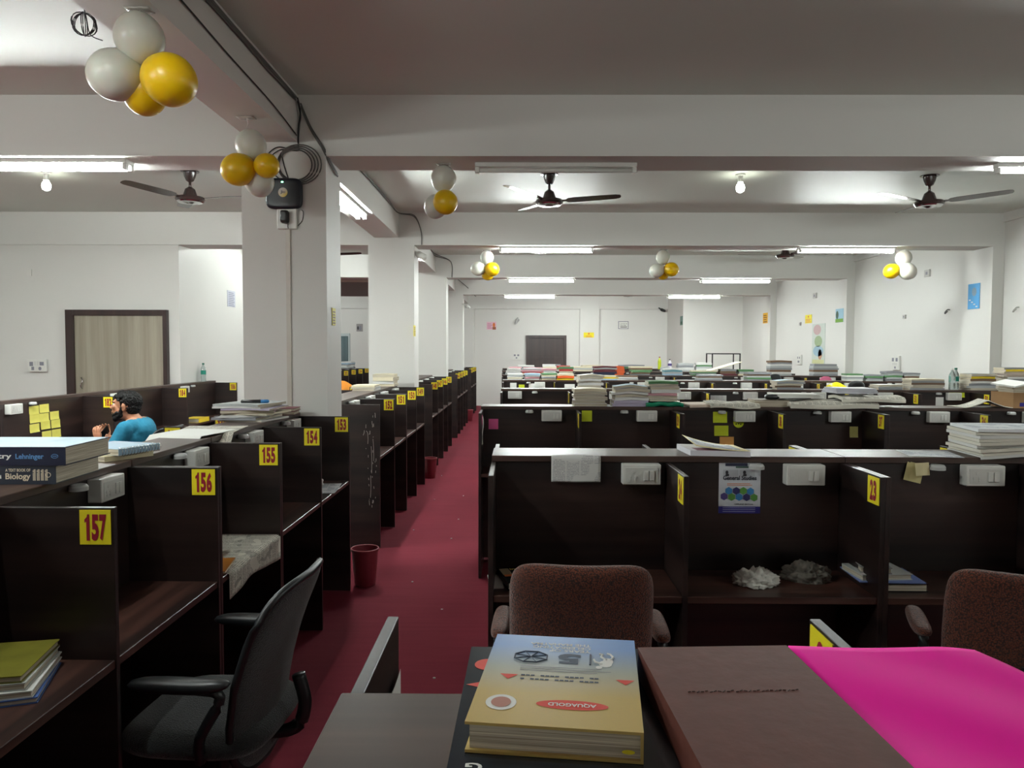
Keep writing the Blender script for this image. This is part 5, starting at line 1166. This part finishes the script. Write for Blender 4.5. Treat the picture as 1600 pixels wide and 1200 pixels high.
bm = bmesh.new(); tube(bm, [V((.158 + .007 * math.cos(t), -W_ / 2 - .0006, .029 + .007 * math.sin(t))) for t in [2 * math.pi * j / 16 for j in range(16)]], .001, 5, closed=True); fin(bm, 'publisher_mark', C('cream_print', (220, 206, 180)), b1)
b2 = book('textbook', 'thick navy biochemistry textbook on top of the other on the left ledge', 'book', (-1.583, 2.40, ZL + .0583), .38, .27, .057, R(2), C('deep_navy_cover', (22, 28, 52), .35), 'y-', True)
spine_text(b2, 'Biochemistry', -.15, .028, .057, W_, WPAPER, .3, .66); spine_text(b2, 'Lehninger', .040, .125, .057, W_, C('steel_blue_print', (90, 140, 190)), .28, .64)
bm = bmesh.new(); tube(bm, [V((.158 + .010 * math.cos(t), -W_ / 2 - .0006, .029 + .006 * math.sin(t))) for t in [2 * math.pi * j / 16 for j in range(16)]], .0008, 5, closed=True); tube(bm, [V((.152, -W_ / 2 - .0006, .029)), V((.164, -W_ / 2 - .0006, .029))], .001, 5); fin(bm, 'publisher_mark', C('steel_blue_print', (90, 140, 190)), b2)
bm = bmesh.new(); slab(bm, -.185, .185, -.13, .13, .0572, .0576, 1, 1); fin(bm, 'cover_picture', plain('icy_cover_picture', (150, 176, 190), .6, var=.35, scale=9), b2)
def spiralpad(x, y, z, L, W, T, rz, cov, label, side=1):
    r = book('spiral_notebook', label, 'notebook', (x, y, z), L, W, T, R(rz), cov, 'x+', True, None, None, False)
    bm = bmesh.new()
    for k in range(14):
        yy = -W / 2 + W * (k + .5) / 14; rr = T / 2 + .004
        tube(bm, [V((side * L / 2 + rr * .8 * math.cos(t), yy, T / 2 + rr * math.sin(t))) for t in [2 * math.pi * j / 10 for j in range(10)]], .0011, 5, closed=True)
    fin(bm, 'spiral_binding', CHROME, r, True); return r
spiralpad(-1.58, 2.87, ZL, .24, .20, .020, 62 - 90, C('cream_pad', (206, 196, 160)), 'lower cream spiral notebook beside the two thick textbooks', -1)
spiralpad(-1.56, 2.88, ZL + .0205, .23, .20, .024, -18, C('pale_blue_pad', (150, 178, 198)), 'upper pale blue spiral notebook beside the two thick textbooks')
news('newspaper', 'open newspaper sheets lying flat on the left ledge by sign 161', LX + .0, 3.78, ZL + .003, .30, .42, .003, 8, NEWS, .002, 9)
news('newspaper', 'second newspaper sheet overlapping the first by sign 161', LX - .02, 3.62, ZL + .008, .27, .34, .002, -10, WPAPER, .001, 10)
wl = 'the pile before the column'
zt2 = stack('paper pile before the nearest column', LX - .01, 4.45, ZL, ['white', 'grey', 'white', 'cream', 'maroon', 'lilac', 'white', 'silver'], .29, .34, .013, 31, True, .004, kind='notebook', rzs=14, dx=.03)
ps = empty('pencil_case', (LX + .02, 4.40, zt2 + .011), R(14), 'slim black and blue pencil case on top of the paper pile', 'pencil case')
bm = bmesh.new(); cap(bm, (-.07, 0, 0), (.03, 0, 0), .011); fin(bm, 'case_body', BLACKP, ps, True); bm = bmesh.new(); cap(bm, (.032, 0, 0), (.07, 0, 0), .0105); fin(bm, 'case_cap', C('blue_plastic', (60, 130, 190)), ps, True)
book('book', 'maroon hardback, lower of two beside the paper pile', 'book', (LX + .03, 4.83, ZL), .22, .17, .022, R(5), C('dusty_maroon', (110, 60, 66)), 'x-', True); book('book', 'maroon hardback, upper of two beside the paper pile', 'book', (LX + .03, 4.84, ZL + .0223), .22, .16, .020, R(2), C('dusty_maroon', (110, 60, 66)), 'x-', True)
book('book', 'yellow-edged book on the wall-side desk behind the paper pile', 'book', (-3.9, 9.0, .7505), .2, .3, .05, 0, BC['yellow'], 'x+', True)
# newspaper over desk bay signed 155
def dr(xc, yc):
    bm = bmesh.new(); L_ = bm.loops.layers.uv.verify(); n, m = 16, 22; g = []; on, down, wid = .27, .11, .60
    for i in range(n + 1):
        row = []
        for j in range(m + 1):
            s = (on + down) * j / m; y = wid * (i / n - .5); dd = .86 + .14 * math.sin(i * .35 + 2.4)
            if s < on: p = V((s - on, y, .002 + .0015 * math.sin(y * 30)))
            else: d = (s - on) * dd; p = V((.006 + .004 * math.sin(y * 25), y, -d))
            row.append(bm.verts.new(p))
        g.append(row)
    for i in range(n):
        for j in range(m):
            f = bm.faces.new((g[i][j], g[i][j + 1], g[i + 1][j + 1], g[i + 1][j]))
            for lp, (a, b) in zip(f.loops, ((i, j), (i, j + 1), (i + 1, j + 1), (i + 1, j))): lp[L_].uv = (wid * a / n, (on + down) * b / m)
    o = fin(bm, 'newspaper', NEWS, None, True, (xc, yc, .752)); o.modifiers.new('s', 'SOLIDIFY').thickness = .0008; tag(o, 'newspaper spread over the desk signed 155 and hanging off its edge', 'newspaper')
dr(-1.125, 3.17)
stack('cream pile on the newspaper desk', -1.33, 3.02, .7575, ['cream', 'green', 'cream', 'white', 'grey', 'white'], .16, .20, .022, 41, False, 0, kind='book', rzs=8)
book('magazine', 'orange and purple magazine on the newspaper desk', 'magazine', (-1.22, 2.93, .7575), .15, .2, .008, R(10), C('orange_purple_cover', (200, 130, 50), .35), 'x-', True, hard=False)
sheet('paper_sheet', 'white sheet with blue print on the desk signed 153', 'paper', (-1.25, 4.66, .7512), .24, .34, R(6), PRINT, .002)
crumple('crumpled_paper', 'crumpled white paper on the desk signed 153', 'paper', (-1.32, 4.72, .755), .06, .05, .07, WPAPER, 6, 1.5, 7)
# near left desk pile
zz = .7505
for k, (l, w_, t, m, lb, rz_) in enumerate(((.19, .25, .018, BC['blue'], 'blue-covered notebook at the bottom of the nearest left desk pile', 20), (.19, .25, .020, BC['white'], 'white notebook second from bottom of the nearest left desk pile', 17), (.18, .24, .022, C('white_glossy_cover', (190, 194, 190), .3), 'thick white book third from bottom of the nearest left desk pile', 14), (.18, .24, .020, plain('olive_maroon_cover', (120, 116, 40), .4, var=.5, scale=14), 'olive and maroon book topping the nearest left desk pile', 12))):
    book('book', lb, 'book', (-1.312 - .006 * k, 1.88 + .004 * k, zz), l, w_, t * .85, R(rz_), m, 'x-', True); zz += t * .85 + .0003
# ledge piles past the column
stack('cream pile before the second column', LX + .02, 8.75, ZL, ['cream', 'white', 'cream', 'cream'], .24, .34, .032, 51, True, .004, kind='book')
stack('low pale pile past the nearest column', LX, 7.75, ZL, ['white', 'silver', 'cream'], .24, .34, .018, 52, True, .002, kind='book')
stack('pale pile past the second column', LX, 10.3, ZL, ['white', 'cream', 'silver', 'white'], .24, .30, .018, 53, True, .002, kind='book')
for i, y in enumerate((14.9, 15.7, 16.5, 17.3, 18.0)):
    stack(f'{ORD[i]} pile in the far left room', -4.1 + .06 * (i % 2), y, ZL, ['silver', 'white', 'grey', 'pale_blue', 'white', 'grey'][: 4 + i % 3], .26, .34, .03, 60 + i, True, .004, False)
# bins
def bin_(x, y, label, lab=False, sc_=1):
    r = empty('waste_bin', (x, y, 0), 0, label, 'waste bin', 'maroon waste bins in the aisle')
    bm = bmesh.new(); n = 40; rings = []
    for (rad, z, rib) in ((.066, 0.002, 0), (.07, .01, 1), (.088, .225, 1), (.089, .24, 0), (.096, .242, 0), (.096, .256, 0), (.088, .256, 0), (.064, .012, 0)):
        rings.append([bm.verts.new(((rad + (.0015 if rib and k % 4 < 2 else 0)) * math.cos(2 * math.pi * k / n), (rad + (.0015 if rib and k % 4 < 2 else 0)) * math.sin(2 * math.pi * k / n), z)) for k in range(n)])
    for A, B in zip(rings, rings[1:]):
        for k in range(n): bm.faces.new((A[k], A[(k + 1) % n], B[(k + 1) % n], B[k]))
    bm.faces.new(rings[0]); bm.faces.new(rings[-1]); fin(bm, 'bucket', BINM, r, 30)
    bm = bmesh.new(); tube(bm, [V((.0925 * math.cos(2 * math.pi * k / 40), .0925 * math.sin(2 * math.pi * k / 40), .256)) for k in range(40)], .0045, 6, closed=True); fin(bm, 'rim', plain('pink_bin_rim', (170, 90, 98), .4), r, True)
    if lab: box('price_label', -.02, .012, -.0935, -.0905, .19, .22, WPAPER, r, 0, None, (R(-5), 0, R(-12)))
bin_(X_(568, 5.1), 5.1, 'maroon waste bin nearest in the aisle, by the scratched end panel', True)
bin_(X_(671, 9.45), 9.45, 'maroon waste bin second along the aisle, by the second column'); bin_(X_(733, 17.2), 17.2, 'farthest maroon waste bin at the end of the aisle')
# scratches on the plain end panel
bm = bmesh.new(); rg = random.Random(3)
for (x0_, z0_, x1_, z1_) in ((-.28 - .9, .90, -.28 - .895, .72), (-1.195, .84, -1.192, .62), (-1.20, .60, -1.203, .42), (-1.225, .96, -1.222, .86), (-1.25, .97, -1.26, .93)):
    tube(bm, smoothpts([V((x0_, 6.0478, z0_)), V(((x0_ + x1_) / 2 + .003, 6.0478, (z0_ + z1_) / 2)), V((x1_, 6.0478, z1_))]), .0016, 4)
for k in range(34):
    x = rg.uniform(-1.24, -1.15); z = rg.uniform(.35, 1.12); tube(bm, [V((x, 6.0478, z)), V((x + rg.uniform(-.004, .004), 6.0478, z - rg.uniform(.004, .03)))], .0018, 4)
car = [o for o in bpy.data.objects if o.type == 'EMPTY' and o.get('label', '').startswith('dark wood carrel with scratched')][0]
o = fin(bm, 'scratches', C('scratch_white', (190, 184, 178)), None); o.parent = car; bpy.context.view_layer.update(); o.matrix_parent_inverse = car.matrix_world.inverted()
# litter
rg = random.Random(12)
for k in range(14):
    y = rg.uniform(2.2, 11); x = rg.uniform(-1.0, -.35); bm = bmesh.new(); ball(bm, (0, 0, .004), .006, (1.3, 1, .6), 6)
    o = fin(bm, 'paper_scrap', WPAPER, None, True, (x, y, 0)); tag(o, 'tiny white paper scrap on the red carpet', 'scrap', 'white paper scraps on the carpet')
